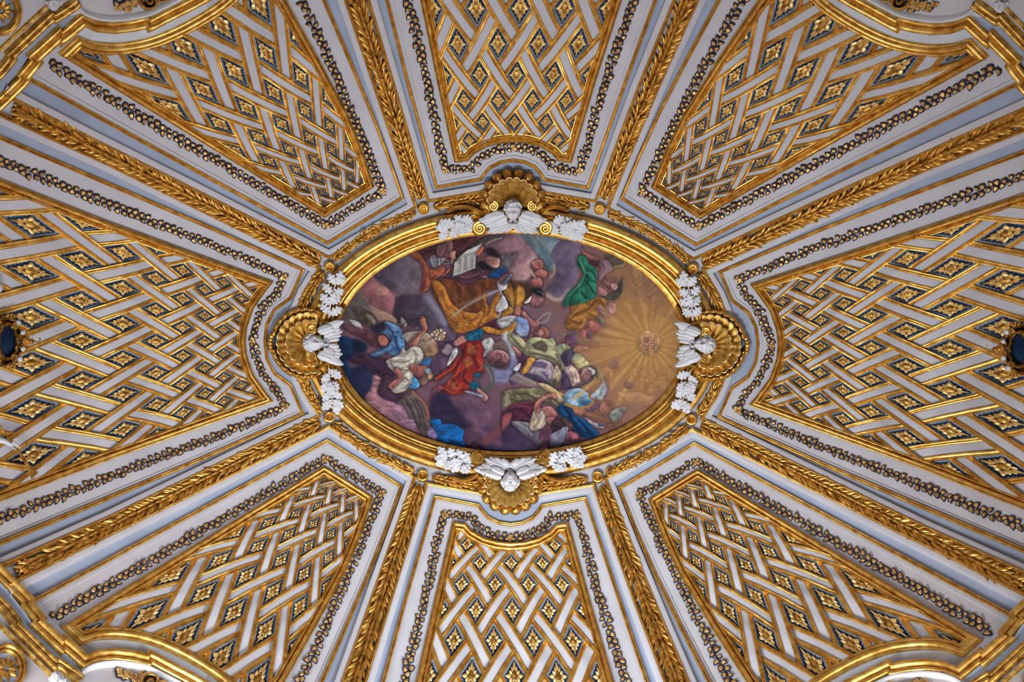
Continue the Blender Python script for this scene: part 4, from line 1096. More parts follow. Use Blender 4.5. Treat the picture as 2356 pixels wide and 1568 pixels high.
stroke(cC([(1900,1370),(2050,1240),(2200,1060),(2290,960)]),20,(126,66,72),5,.75)
# --- veiled lady with the beams of light
dr=poly(cG([(5,40),(100,58),(180,108),(212,160),(262,98),(340,82),(480,108),(542,92),(592,180),(602,260),(684,370),(706,520),(660,562),(640,480),(540,392),(430,362),(330,352),(250,312),(190,292),(120,232),(58,165),(5,112)]),(168,162,122),1.2)
folds(dr,(92,84,66),(206,198,160),[cG([(30,60),(110,160),(190,250)]),cG([(300,180),(400,140),(470,200),(440,260)]),cG([(250,280),(400,300),(560,360),(640,440)]),cG([(590,300),(640,380),(680,500)])],[cG([(60,70),(140,130),(200,200)]),cG([(280,130),(340,100),(450,120)]),cG([(320,250),(460,290),(580,310)]),cG([(500,130),(550,200),(580,260)]),cG([(620,320),(660,400),(680,480)])],7,4.5)
poly(cG([(300,178),(400,128),(484,190),(474,262),(400,252),(330,222)]),(98,90,70),2.5,.9); poly(cG([(190,220),(260,120),(280,210),(250,290),(200,270)]),(120,112,86),3,.7)
poly(cG([(45,195),(80,200),(130,250),(165,300),(135,340),(90,270)]),(176,110,108),1.4); poly(cG([(130,330),(190,310),(215,380),(150,430)]),(80,44,66),2)
poly(cG([(590,192),(680,162),(772,220),(700,252),(640,312),(600,252)]),(152,158,124),1.6); poly(cG([(788,322),(850,282),(932,330),(1004,432),(940,484),(850,452),(790,392)]),(152,158,124),1.6,1,((196,176,120),(0,1)))
lv=poly(cG([(240,520),(262,440),(300,388),(420,358),(522,400),(562,500),(542,602),(470,642),(380,562),(250,532)]),(166,146,162),1.4); folds(lv,(98,84,116),(206,186,184),[cG([(300,400),(400,400),(470,420)]),cG([(420,520),(470,560),(480,620)])],[cG([(330,370),(450,380),(530,440)]),cG([(300,500),(420,480),(500,500)])],8,5)
poly(cG([(285,400),(400,388),(474,412),(462,472),(360,452),(278,442)]),(94,80,112),2.5,.85)
poly(cG([(158,524),(210,420),(250,338),(332,350),(290,422),(220,524)]),(204,144,54),1.2); stroke(cG([(200,500),(270,380)]),3,(232,180,96),1.2,.7)
poly(cG([(0,600),(60,500),(140,400),(150,540),(250,530),(400,570),(484,642),(420,655),(300,625),(180,590),(60,680)]),(74,56,88),2.5,.9)
poly(cG([(60,480),(140,400),(150,430),(110,500)]),(196,190,200),1.4)
poly(cG([(560,502),(600,428),(655,560),(642,602),(562,692),(500,672),(540,602)]),(192,168,134),1.4); poly(cG([(478,642),(580,600),(604,692),(520,694)]),(94,84,70),2)
poly(cG([(658,542),(700,498),(784,640),(862,692),(780,724),(600,732),(650,690)]),(80,64,94),1.6)
bo=poly(cG([(698,452),(770,428),(850,500),(892,632),(862,682),(790,692),(760,592),(710,512)]),(198,168,154),1.3); folds(bo,(130,104,116),(226,202,180),[cG([(740,470),(790,560),(800,660)])],[cG([(780,460),(840,540),(860,630)])],4,4)
ar=poly(cG([(648,312),(760,228),(842,242),(792,332),(762,432),(700,444),(660,372)]),(80,68,92),1.4); folds(ar,(48,40,62),(118,104,126),[cG([(700,300),(720,380),(720,430)])],[cG([(760,250),(760,330)])],5,3)
poly(cG([(798,232),(870,188),(942,198),(1012,208),(962,248),(890,242),(820,272)]),(172,114,94),1.2)
ve=poly(cG([(878,512),(960,448),(1062,446),(1116,520),(1084,602),(960,662),(800,734),(756,722),(900,642),(1000,602)]),(86,70,76),1.4); stroke(cG([(800,715),(950,640),(1070,570)]),2,(132,112,110),1,.7,ve)
poly(cG([(898,542),(930,470),(1000,450),(1052,480),(1052,542),(982,604),(930,602)]),(176,130,124),1.2,1,((150,100,104),(.4,1))); poly(cG([(966,458),(1064,484),(1064,544),(1030,534)]),(206,202,202),.9); stroke(cG([(945,500),(965,520),(955,540)]),1.8,(110,60,70),.8,.8); stroke(cG([(975,470),(1035,520)]),1.6,(60,44,54),.8,.8)
poly(cG([(100,515),(380,648),(545,760),(520,792),(330,722),(0,602)]),(160,144,134),1.5,.62,smooth=False); stroke(cG([(90,540),(380,680),(530,770)]),2,(200,184,166),1,.6)
for p in ([(950,500),(975,512)],[(958,528),(978,538)],[(930,560),(960,585)]): stroke(cG(p),1.3,(98,56,64),.6,.8)
stroke(cG([(905,560),(935,500),(985,465)]),3,(206,162,150),1.4,.6)
for p in ([(700,470),(760,560),(770,650)],[(820,520),(850,600)],[(600,470),(625,560)],[(520,430),(545,520)]): stroke(cG(p),1.8,(108,84,96),1,.7)
# --- lower group
cl=poly(cD([(-20,760),(100,700),(300,688),(450,690),(600,730),(742,800),(772,880),(692,962),(560,862),(330,880),(100,900),(30,985),(-20,965)]),(122,112,86),1.4)
folds(cl,(74,64,50),(190,182,142),[cD([(120,760),(300,760),(420,840)]),cD([(60,820),(200,860),(330,850)]),cD([(560,760),(640,860),(690,930)])],[cD([(40,760),(60,860),(40,940)]),cD([(340,760),(450,790),(520,780)]),cD([(20,800),(30,900)]),cD([(620,840),(680,900)])],7,6)
poly(cD([(436,622),(560,640),(702,740),(774,862),(700,850),(620,760),(500,680)]),(200,174,126),1.4); poly(cD([(560,640),(700,730),(900,830),(880,820),(740,790),(640,740)]),(214,180,120),1.2,.9,smooth=False)
pb=poly(cD([(-20,1000),(150,880),(382,868),(392,980),(332,1132),(120,1102),(-20,1200)]),(92,38,62),2); folds(pb,(58,22,46),(132,66,84),[cD([(60,980),(200,960),(330,1060)])],[cD([(160,910),(260,920),(350,950)])],8,6)
poly(cD([(-20,1060),(100,1000),(60,1150),(-20,1240)]),(146,76,78),2.5)
poly(cD([(-20,1240),(120,1120),(220,1250),(350,1370),(460,1420),(420,1500),(100,1500),(-20,1440)]),(64,46,76),6,.9)
gy=poly(cD([(90,1118),(300,1130),(422,1200),(484,1300),(462,1424),(350,1372),(220,1252)]),(126,122,136),2,1,((86,72,88),(.6,1))); folds(gy,(84,76,92),(176,172,182),[cD([(260,1180),(360,1300),(440,1400)])],[cD([(160,1140),(280,1200),(360,1290)])],6,6)
poly(cD([(330,1202),(380,980),(482,948),(545,1020),(532,1162),(402,1232)]),(190,170,144),1.4); stroke(cD([(400,1020),(450,1100),(380,1190)]),5,(136,112,100),2,.75); stroke(cD([(480,980),(500,1080),(440,1180)]),5,(222,208,182),2,.7)
poly(cD([(480,948),(600,918),(684,1020),(642,1062),(560,1072),(530,1000)]),(180,114,108),1.6)
am_=poly(cD([(386,905),(450,828),(560,768),(642,756),(676,832),(600,812),(520,832),(462,902),(442,1002),(390,972)]),(178,108,100),1.2); folds(am_,(122,62,64),(212,148,132),[cD([(420,980),(450,900),(520,840)])],[cD([(410,900),(480,830),(580,785)])],4,3)
poly(cD([(545,1082),(652,1058),(644,1122),(590,1165)]),(170,100,94),1.4); poly(cD([(596,1172),(660,1078),(764,1078),(786,1180),(712,1244),(640,1264)]),(58,40,48),1.6); stroke(cD([(650,1130),(700,1110),(740,1140)]),4,(92,70,74),1.5,.7)
poly(cD([(760,1068),(882,1078),(905,1150),(852,1254),(820,1180),(770,1130)]),(112,74,66),1.6)
poly(cD([(596,1302),(720,1218),(815,1178),(804,1290),(722,1442),(680,1490),(600,1452)]),(132,132,148),2,1,((104,100,124),(0,1)))
poly(cD([(440,1300),(540,1180),(600,1210),(590,1420),(500,1400)]),(100,58,78),3,.85); poly(cD([(830,1248),(944,1280),(932,1374),(800,1344)]),(154,88,98),2)
poly(cD([(800,1350),(960,1360),(1080,1330),(950,1440),(760,1470)]),(92,58,78),4,.8)
db=poly(cD([(696,922),(800,886),(892,960),(912,1040),(1002,1070),(1082,1130),(1132,1128),(1152,1200),(1216,1260),(1150,1334),(1000,1322),(960,1262),(880,1222),(880,1142),(750,1052),(700,1002)]),(10,66,116),1.3)
folds(db,(4,32,66),(44,116,160),[cD([(780,940),(860,1060),(920,1180),(1000,1290)]),cD([(960,1100),(1050,1200),(1130,1290)])],[cD([(740,960),(820,1040)]),cD([(900,1080),(980,1140),(1040,1240)]),cD([(1100,1160),(1160,1240)])],8,5)
poly(cD([(1040,1060),(1140,1120),(1270,1170),(1280,1200),(1150,1180)]),(176,160,166),1.6); poly(cD([(1210,1150),(1275,1160),(1265,1185),(1215,1175)]),(50,96,132),1.2)
poly(cD([(1020,958),(1385,1108),(1545,1150),(1500,1195),(1400,1162),(1020,1022)]),(156,110,84),1.2,1,((138,92,72),(0,1)),smooth=False); poly(cD([(1330,1160),(1385,1145),(1425,1240),(1400,1265)]),(140,94,76),1.2,smooth=False)
poly(cD([(876,942),(940,906),(1034,950),(1024,1022),(920,1024)]),(156,100,88),1.4); poly(cD([(1056,942),(1150,828),(1214,848),(1226,920),(1160,974),(1080,974)]),(126,84,106),1.5)
poly(cD([(1232,942),(1265,878),(1340,856),(1386,920),(1362,982),(1290,1014),(1240,992)]),(186,120,98),1.3); poly(cD([(1300,862),(1375,866),(1395,940),(1345,1024),(1285,1034),(1345,960),(1350,900)]),(140,100,72),1.5)
mi_=poly(cD([(766,792),(850,706),(1000,696),(1114,788),(1124,872),(1040,924),(900,924),(788,884)]),(84,126,162),1.8,1,((150,176,196),(.2,-1))); poly(cD([(800,850),(900,820),(960,900),(880,915)]),(176,198,212),3,.8); poly(cD([(960,860),(1080,840),(1110,880),(1040,915)]),(40,86,116),3,.8)
stroke(cD([(788,892),(900,932),(1040,934),(1134,884),(1146,830),(1090,786)]),5.5,(186,132,58),1,.95)
poly(cD([(1110,800),(1200,700),(1284,606),(1340,680),(1304,784),(1230,834)]),(168,178,182),2.5); stroke(cD([(1296,600),(1342,700),(1290,810)]),7,(134,96,112),2.5,.8)
poly(cD([(856,830),(1090,640),(1180,520),(1190,570),(1010,770),(920,840)]),(206,170,98),2,.72,smooth=False); poly(cD([(1180,380),(1230,430),(1300,610),(1250,600),(1190,520)]),(150,140,100),4,.6)
poly(cD([(1356,1012),(1480,938),(1580,938),(1545,1012),(1455,1114),(1400,1104)]),(142,148,138),1.5,1,((120,116,110),(1,.4)))
CAN*=(1+.035*N3)[...,None]
def fresco():
    th=np.arange(300)*2*math.pi/300
    rim=W(ell(404,257,th))
    c=rim.mean(0)
    nr=150
    fr=np.linspace(0,1,nr+1)[1:]
    # denser rings keep the brushwork about 1.5 hundredths everywhere
    st=1.2; xs=np.arange(FX0+2,FX1-2,st); ys=np.arange(FY0+2,FY1-2,st)
    X,Y=np.meshgrid(xs,ys,indexing='ij'); P=np.stack([X.ravel(),Y.ravel()],1)
    ok=inside(rim,P); F=grid_faces(len(xs),len(ys)); F=F[ok[F].all(1)]
    used=np.unique(F); rm=np.full(len(P),-1); rm[used]=np.arange(len(used)); P=P[used]
    V=to3d(P,1.2); 
    ix=np.clip((P[:,0]-FX0)/FR,0,FW-2); iy=np.clip((P[:,1]-FY0)/FR,0,FH-2); a=ix.astype(int); b=iy.astype(int); fx=(ix-a)[:,None]; fy=(iy-b)[:,None]
    C=(CAN[b,a]*(1-fx)+CAN[b,a+1]*fx)*(1-fy)+(CAN[b+1,a]*(1-fx)+CAN[b+1,a+1]*fx)*fy
    C=np.clip(C/255,0,1); C=np.clip(C+(C-.38)*.12,0,1)*[1.02,.985,.945]; g_=C.mean(1,keepdims=True); C=C*.86+g_*.14; lin=np.where(C<=.04045,C/12.92,((C+.055)/1.055)**2.4)*FRESCO_GAIN
    m,nt,bs=new_mat('fresco_paint')
    at=nt.nodes.new('ShaderNodeVertexColor'); at.layer_name='paint'
    nt.links.new(at.outputs['Color'],bs.inputs['Base Color']); bs.inputs['Roughness'].default_value=.8; bs.inputs['Specular IOR Level'].default_value=.25
    o=part('ceiling_fresco',V,rm[F],m,None,True,label='oval painted fresco of saints and angels among mauve clouds with a golden glory',cat='fresco')
    ca=o.data.color_attributes.new('paint','FLOAT_COLOR','POINT')
    ca.data.foreach_set('color',np.concatenate([lin,np.ones((len(lin),1))],1).astype(np.float32).ravel())
    return o
FRESCO_GAIN=.76
FRE=fresco()
M_INK=noise_mat('dark_ink',(0.02,0.016,0.016),(0.03,0.022,0.02),5,.8); M_RED=noise_mat('dark_red_paint',(0.12,0.02,0.02),(0.16,0.03,0.03),5,.8)
def lettering(txt,base,read,up,size,mat,width=None):
    cu=bpy.data.curves.new('t','FONT'); cu.body=txt; cu.size=1.0
    to=bpy.data.objects.new('t',cu); COL.objects.link(to)
    dg=bpy.context.evaluated_depsgraph_get(); me=bpy.data.meshes.new_from_object(to.evaluated_get(dg))
    v=np.array([q.co[:2] for q in me.vertices]); F=[tuple(p.vertices) for p in me.polygons]
    bpy.data.objects.remove(to); bpy.data.curves.remove(cu); bpy.data.meshes.remove(me)
    r=np.array(read,float); L=np.linalg.norm(r); r/=L; u=np.array(up,float); u/=np.linalg.norm(u)
    v=v-[v[:,0].min(),0]; sx=L/v[:,0].max(); sy=size/.72
    P=np.array(base)+v[:,:1]*sx*r+v[:,1:]*sy*u
    part('lettering',to3d(P,1.5),F,mat,FRE,False)
lettering('COEYM\u00b7',(1082.5,584),(-1.5,32),(1,.05),7.5,M_INK)
lettering('APVERIS',(1068,588),(-1.5,32),(1,.05),7.5,M_INK)
lettering('REPTTO',(1054.5,594),(-2.5,31),(1,.05),7.5,M_INK)
def glyph(lines,ox,oy,s=11.2,w=.75):
    for ln in lines:
        P=np.array([(ox+x/s,oy+y/s) for x,y in ln]); N=normals2(P)
        V=np.vstack([to3d(P+N*w,1.5),to3d(P-N*w,1.5)]); n=len(P)
        part('lettering',V,[(k,k+1,n+k+1,n+k) for k in range(n-1)],M_RED,FRE,False)
glyph([[(310,400),(318,325),(408,320),(405,395),(330,405),(312,380)],[(382,418),(398,425)],[(312,455),(325,522),(405,522),(408,455)],[(408,540),(410,585),(320,602)],
       [(545,330),(565,345),(566,400)],[(566,385),(455,383)],[(455,450),(565,440),(560,515),(455,515)],[(555,525),(565,575),(470,580)]],1455,750)
# ------------------------------------------------------------------ shells, cherubs and oak sprigs round the frame
def proj(X):
    z = X[:,2]-EYE
    return np.stack([IW/2+FPX*X[:,0]/z, IH/2+FPX*X[:,1]/z],1)
def sol(P,h):
    """sculpture in the round: keeps plan position while standing h off the dome"""
    P=np.asarray(P,float).reshape(-1,2); Q=P.copy()
    for _ in range(3): Q = Q - (proj(to3d(Q,h))-P)
    return to3d(Q,h)
class Loc:
    """local plan axes: up = from neck to crown, right = to its right"""
    def __init__(s,c,up):
        s.c=np.array(c,float); s.u=np.array(up,float)/np.linalg.norm(up); s.r=np.array([-s.u[1],s.u[0]])
    def px(s,xy):
        xy=np.asarray(xy,float).reshape(-1,2)
        return s.c+xy[:,:1]*s.r+xy[:,1:2]*s.u
    def v(s,xy,h): return sol(s.px(xy),h)

def spiral(name, L, c, r, turns, sgn, h, rad, mat, parent, start=0.0):
    t=np.linspace(0,1,int(26*turns)); rr=r*(1-t*.86); a=start+sgn*t*turns*2*math.pi
    P=np.stack([c[0]+rr*np.cos(a), c[1]+rr*np.sin(a)],1)
    n=6; R=rad*(1-.55*t); H=h+4*t*(r/15)
    PX=L.px(P); d=np.gradient(PX,axis=0); d/=np.linalg.norm(d,axis=1,keepdims=True); e=np.stack([-d[:,1],d[:,0]],1)
    V=np.stack([sol(PX+e*(R*math.cos(2*math.pi*j/n))[:,None], H+R*math.sin(2*math.pi*j/n)) for j in range(n)],1)
    F=grid_faces(len(P),n).tolist()+[[q*n+n-1,q*n,(q+1)*n,(q+1)*n+n-1] for q in range(len(P)-1)]+[list(range(n)),[(len(P)-1)*n+j for j in range(n)]]
    o=part(name,V.reshape(-1,3),F,mat,parent,True,60)
    m=16; aa=np.arange(m)*2*math.pi/m
    D=np.vstack([[c]]+[np.stack([c[0]+q*r*np.cos(aa),c[1]+q*r*np.sin(aa)],1) for q in (.5,.95,1.08)])
    Hh=np.concatenate([[h-1],np.full(m,h-2),np.full(m,h-4),np.full(m,h-16)])
    F=[(0,1+j,1+(j+1)%m) for j in range(m)]+[(1+q*m+j,1+q*m+(j+1)%m,1+(q+1)*m+(j+1)%m,1+(q+1)*m+j) for q in range(2) for j in range(m)]
    part('volute_eye',L.v(D,Hh),F,mat,o,True,60)
    return o

def fan(name, L, hinge, R, Phi, lobes, h_in, h_out, mat, parent, scal=.07, flute=3.0, inner=0.0, nr=9):
    na=lobes*8+1; ph=np.linspace(-Phi,Phi,na); u=(ph+Phi)/(2*Phi)*lobes
    sc=np.abs(np.sin(math.pi*u))
    P,H=[],[]
    for q in range(nr):
        f=inner+(1-inner)*q/(nr-1)
        r=R*f*((1-scal)+scal*sc**.6*f/1.0)
        P.append(np.stack([hinge[0]+r*np.sin(ph), hinge[1]+r*np.cos(ph)],1))
        H.append(h_in+(h_out-h_in)*((f-inner)/(1-inner))**1.7+flute*(sc-.5)*min(1,f*2))
    rim=P[-1].copy(); rh=H[-1].copy()
    P.append(rim); H.append(np.full(na,0.5))
    P=np.vstack(P); H=np.concatenate(H)
    o=part(name,L.v(P,H),grid_faces(nr+1,na),mat,parent,True,70)
    return o,rim,rh

def rod(name,L,P,H,R,mat,parent,n=6):
    PX=L.px(P); d=np.gradient(PX,axis=0); d/=np.maximum(np.linalg.norm(d,axis=1,keepdims=True),1e-9); e=np.stack([-d[:,1],d[:,0]],1)
    H=np.broadcast_to(np.asarray(H,float),(len(PX),)); R=np.broadcast_to(np.asarray(R,float),(len(PX),))
    V=np.stack([sol(PX+e*(R*math.cos(2*math.pi*j/n))[:,None],H+R*math.sin(2*math.pi*j/n)) for j in range(n)],1)
    F=grid_faces(len(PX),n).tolist()+[[q*n+n-1,q*n,(q+1)*n,(q+1)*n+n-1] for q in range(len(PX)-1)]+[list(range(n)),[(len(PX)-1)*n+j for j in range(n)]]
    return part(name,V.reshape(-1,3),F,mat,parent,True,60)

def lobes_ring(name,L,hinge,R0,R1,Phi,lobes,h,mat,parent):
    """ring of puffed scallops"""
    na=lobes*10+1; ph=np.linspace(-Phi,Phi,na); u=(ph+Phi)/(2*Phi)*lobes; sc=np.abs(np.sin(math.pi*u))**.55
    P,H=[],[]
    for g in np.linspace(0,1,8):
        r=R0+(R1-R0)*g*(.72+.28*sc)
        P.append(np.stack([hinge[0]+r*np.sin(ph),hinge[1]+r*np.cos(ph)],1))
        H.append(h*(.55+.45*np.sin(math.pi*min(1,g*1.0)*.85+.35))*(.62+.38*sc)+(1.5*np.sin(u*math.pi*7+3*g)+1.0*np.sin(u*math.pi*4+9*g))*math.sin(math.pi*g))
    P.append(P[-1]); H.append(np.full(na,.5))
    return part(name,L.v(np.vstack(P),np.concatenate(H)),grid_faces(9,na),mat,parent,True,70)

def blade(L,root,tip,w,h0,h1,thick=3.0,bend=0.0):
    root=np.array(root,float); tip=np.array(tip,float); d=tip-root; e=np.array([-d[1],d[0]])/np.linalg.norm(d)
    rows=[(0,.45),(.15,.8),(.4,1),(.7,.95),(.88,.75),(.97,.42),(1,.08)]
    P,H=[],[]
    for t,k in rows:
        c=root+d*t+e*bend*math.sin(math.pi*t)
        for s,z in ((-1,-thick*1.6),(-1,0),(-.55,thick*.55),(-.06,thick),(0,thick*.7),(.06,thick),(.55,thick*.55),(1,0),(1,-thick*1.6)):
            P.append(c+e*s*w*k); H.append(h0+(h1-h0)*t+z+1.5*math.sin(math.pi*t))
    return L.v(np.array(P),np.array(H)), grid_faces(7,9)

def head_mesh(L, c, rx, ry, rz, hc, tilt):
    n,m=64,56
    V=[]
    for i in range(m+1):
        p=math.pi*i/m
        for j in range(n):
            a=2*math.pi*j/n
            V.append((math.sin(p)*math.sin(a), math.cos(p), math.sin(p)*math.cos(a)))
    V=np.array(V); x,y,z=V.T
    g=lambda cx,cy,sx,sy: np.exp(-((x-cx)/sx)**2-((y-cy)/sy)**2)
    fr=np.clip(z*2,0,1)
    jaw=np.where(y<-.1, 1-.26*np.clip((-y-.1)/.9,0,1), 1.0)
    X=x*jaw; Y=y.copy(); Zz=z.copy()
    Zz+=fr*(.52*g(0,-.15,.115,.19)+.20*g(0,-.27,.19,.075)-.42*g(-.37,.07,.21,.13)-.42*g(.37,.07,.21,.13)
        +.30*g(-.37,.05,.135,.06)+.30*g(.37,.05,.135,.06)-.10*g(-.37,.015,.16,.018)-.10*g(.37,.015,.16,.018)+.16*g(0,.27,.6,.12)
        +.22*g(-.46,-.34,.24,.22)+.22*g(.46,-.34,.24,.22)
        +.26*g(0,-.50,.20,.05)+.24*g(0,-.64,.16,.05)-.36*g(0,-.57,.22,.024)+.26*g(0,-.84,.20,.11)-.16*g(0,-.72,.2,.05))
    X*=1.0
    ct,st=math.cos(tilt),math.sin(tilt)
    Y2=Y*ry*ct-Zz*rz*st; Z2=Y*ry*st+Zz*rz*ct
    P=np.stack([c[0]+X*rx, c[1]+Y2],1)
    F=[]
    for i in range(m):
        for j in range(n):
            F.append((i*n+j,i*n+(j+1)%n,(i+1)*n+(j+1)%n,(i+1)*n+j))
    return L.v(P,hc+Z2),F

def blobs(L, items, n=8, m=6):
    """lumpy hair: many small overlapping curls as one mesh"""
    Vs,Fs=[],[]; b=0
    for (cx,cy,hz,r) in items:
        P,H=[],[]
        for i in range(m+1):
            p=math.pi*i/m
            for j in range(n):
                a=2*math.pi*j/n
                P.append((cx+r*math.sin(p)*math.cos(a),cy+r*math.sin(p)*math.sin(a))); H.append(hz+r*math.cos(p))
        Vs.append(L.v(np.array(P),np.array(H)))
        Fs+=[(b+i*n+j,b+i*n+(j+1)%n,b+(i+1)*n+(j+1)%n,b+(i+1)*n+j) for i in range(m) for j in range(n)]
        b+=n*(m+1)
    return np.vstack(Vs),Fs

def cherub(c, up, style, label, tilt, lookx=0.0):
    L=Loc(c,up)
    root=thing('cherub_sculpture',label,'sculpture',sol([c],20)[0],'white winged cherub heads')
    rx,ry,rz,hc=18.5,23,19,34
    v,f=head_mesh(L,(0,0),rx,ry,rz,hc,tilt); part('head',v,f,M_WHITE,root)
    # hair
    rr=random.Random(int(c[0])); it=[]
    ct,st=math.cos(tilt),math.sin(tilt)
    for _ in range(130):
        a=rr.uniform(0,2*math.pi); y=rr.uniform(.05,1.0); q=math.sqrt(max(0,1-y*y)); x=q*math.sin(a); z=q*math.cos(a)
        if z>.25 and y<.62+.15*abs(x): continue
        if z>0 and y<.30 and abs(x)<.8: continue
        if y<.2 and abs(x)<.7: continue
        Y=y*ry*1.03*ct-z*rz*1.03*st; Z=y*ry*1.03*st+z*rz*1.03*ct
        it.append((x*rx*1.06,Y,hc+Z,rr.uniform(2.6,4.6)))
    v,f=blobs(L,it); part('hair',v,f,M_WHITE,root)
    # neck and breast
    na,nr=24,7; P,H=[(0,-ry*.9)],[30]
    for q in range(1,nr):
        t=q/(nr-1)
        for j in range(na):
            a=2*math.pi*j/na
            P.append((21*t*math.cos(a), -ry*.95-6+13*t*math.sin(a))); H.append(8+22*math.sqrt(max(0,1-t*t)))
    F=[(0,1+j,1+(j+1)%na) for j in range(na)]+[(1+q*na+j,1+q*na+(j+1)%na,1+(q+1)*na+(j+1)%na,1+(q+1)*na+j) for q in range(nr-2) for j in range(na)]
    part('breast',L.v(np.array(P),np.array(H)),F,M_WHITE,root)
    for sd in (-1,1):
        if style=='T':
            fl=[((-16,-14),(-84,-27),8,34,29),((-16,-18),(-76,-32),7.5,33,28),((-14,-22),(-66,-37),7,32,27),((-12,-26),(-55,-42),7,31,26),
                ((-8,-30),(-60,-51),6,30,25),((-4,-32),(-48,-53),6,30,24),((2,-32),(-34,-52),6,31,26),((6,-31),(-18,-50),6,33,28)]
            cov=[((-20,-8),(-58,-17),11,36,33),((-34,-12),(-70,-22),8,37,33),((-14,-16),(-44,-29),9,37,34)]
        else:
            fl=[((-29,-12),(-50,-68),7,34,30),((-26,-16),(-44,-62),7,34,30),((-23,-20),(-38,-58),6.5,33,29),((-20,-24),(-32,-60),6,33,28),
                ((-12,-30),(-27,-66),5,31,26),((-10,-32),(-17,-62),5.5,31,26),((-4,-34),(-8,-58),5.5,32,27)]
            cov=[((-27,-8),(-38,-40),10,37,35),((-22,-14),(-32,-46),8,38,35),((-14,-22),(-24,-48),7,36,33)]
        w=None
        for k,(r,t,wd,h0,h1) in enumerate(cov[:1]):
            v,f=blade(L,(r[0]*-sd,r[1]),(t[0]*-sd,t[1]),wd,h0,h1,5); w=part('wing',v,f,M_WHITE,root,True,60)
        for k,(r,t,wd,h0,h1) in enumerate(fl+cov[1:]):
            v,f=blade(L,(r[0]*-sd,r[1]),(t[0]*-sd,t[1]),wd,h0,h1,3,bend=2*sd); part('feather',v,f,M_WHITE,w,True,50)
    return root

def border_rope(L,pts,h,w,mat,parent,name='rope_border',twists=True):
    P=spline(np.array(pts),10); n=9
    PX=L.px(P); s=np.cumsum(np.r_[0,np.linalg.norm(np.diff(PX,axis=0),axis=1)])
    d=np.gradient(PX,axis=0); d/=np.linalg.norm(d,axis=1,keepdims=True); e=np.stack([-d[:,1],d[:,0]],1)
    q=s/s[-1]; env=np.ones_like(q) if twists else np.clip(np.minimum(q,1-q)/.16,0,1)**.5
    V=[]
    for j in range(n):
        a=math.pi*j/(n-1); tw=(.10*np.sin(s/2.6+j) if twists else 0*s)
        V.append(sol(PX+e*((w*math.cos(a))*(1+tw)*(.25+.75*env))[:,None], np.maximum(.5,(14+(h-14)*env)*math.sin(a)*(1+tw))))
    V=np.stack(V,1)
    return part(name,V.reshape(-1,3),grid_faces(len(P),n),mat,parent,True,60)

def shell_T(hinge_px, up, label, hoods, scrolls):
    L=Loc(hinge_px,up)
    root=thing('shell_cartouche',label,'shell ornament',sol([hinge_px],0)[0],'gilded shells at the four ends of the oval')
    lobes_ring('ruffle',L,(0,-4),50,78,math.radians(128),12,27,M_GOLD2,root)
    f,rim,rh=fan('shell',L,(0,-6),60,math.radians(108),12,14,36,M_GOLD,root,.10,4.5,.12)
    rod('shell_rim',L,rim,rh+1.0,1.7,M_LEAFGOLD,root,5)
    for sd in (-1,1):
        spiral('volute',L,(45*sd,-13),11,1.9,sd,34,3.4,M_GOLD,root,start=math.pi/2)
    L0=Loc((0,0),(0,-1))
    def absL(p): return Loc((0,0),(0,-1))
    A=Loc((0,0),(0,-1))
    cv=lambda pts: np.stack([np.array(pts)[:,0],-np.array(pts)[:,1]],1)
    for hd in hoods: border_rope(A,cv(hd),30,6.5,M_GOLD,root,'hood',False)
    for (sx,sy,r,sg) in scrolls:
        s=spiral('scroll',A,(sx,-sy),r,2.1,sg,33,4.6,M_GOLD,root,start=math.pi/2)
        for q in range(14):
            a=2*math.pi*q/20 - (0 if sg>0 else math.pi)
        q_=np.arange(22)*2*math.pi/22
        v,f_=blobs(A,[(sx+(r+2.4)*math.cos(a),-sy+(r+2.4)*math.sin(a),24,2.1) for a in q_],6,4)
        part('beading',v,f_,M_GOLD,s)
    return root
shell_T((1180,462),(0,-1),'gilded scallop shell with ruffled lobes above the fresco',
    [[(1026,490),(1048,478),(1075,476),(1102,486),(1121,500)],[(1238,498),(1251,484),(1269,476),(1288,477),(1310,486)]],
    [(1104,526,14.5,1),(1254,526,14.5,-1)])
shell_T((1174,1111),(0,1),'gilded scallop shell with ruffled lobes below the fresco',
    [[(1034,1096),(1056,1105),(1076,1103),(1096,1093),(1108,1081)],[(1238,1082),(1257,1096),(1279,1104),(1300,1104),(1318,1096)]],
    [(1099,1052,15,1),(1254,1050,15,-1)])

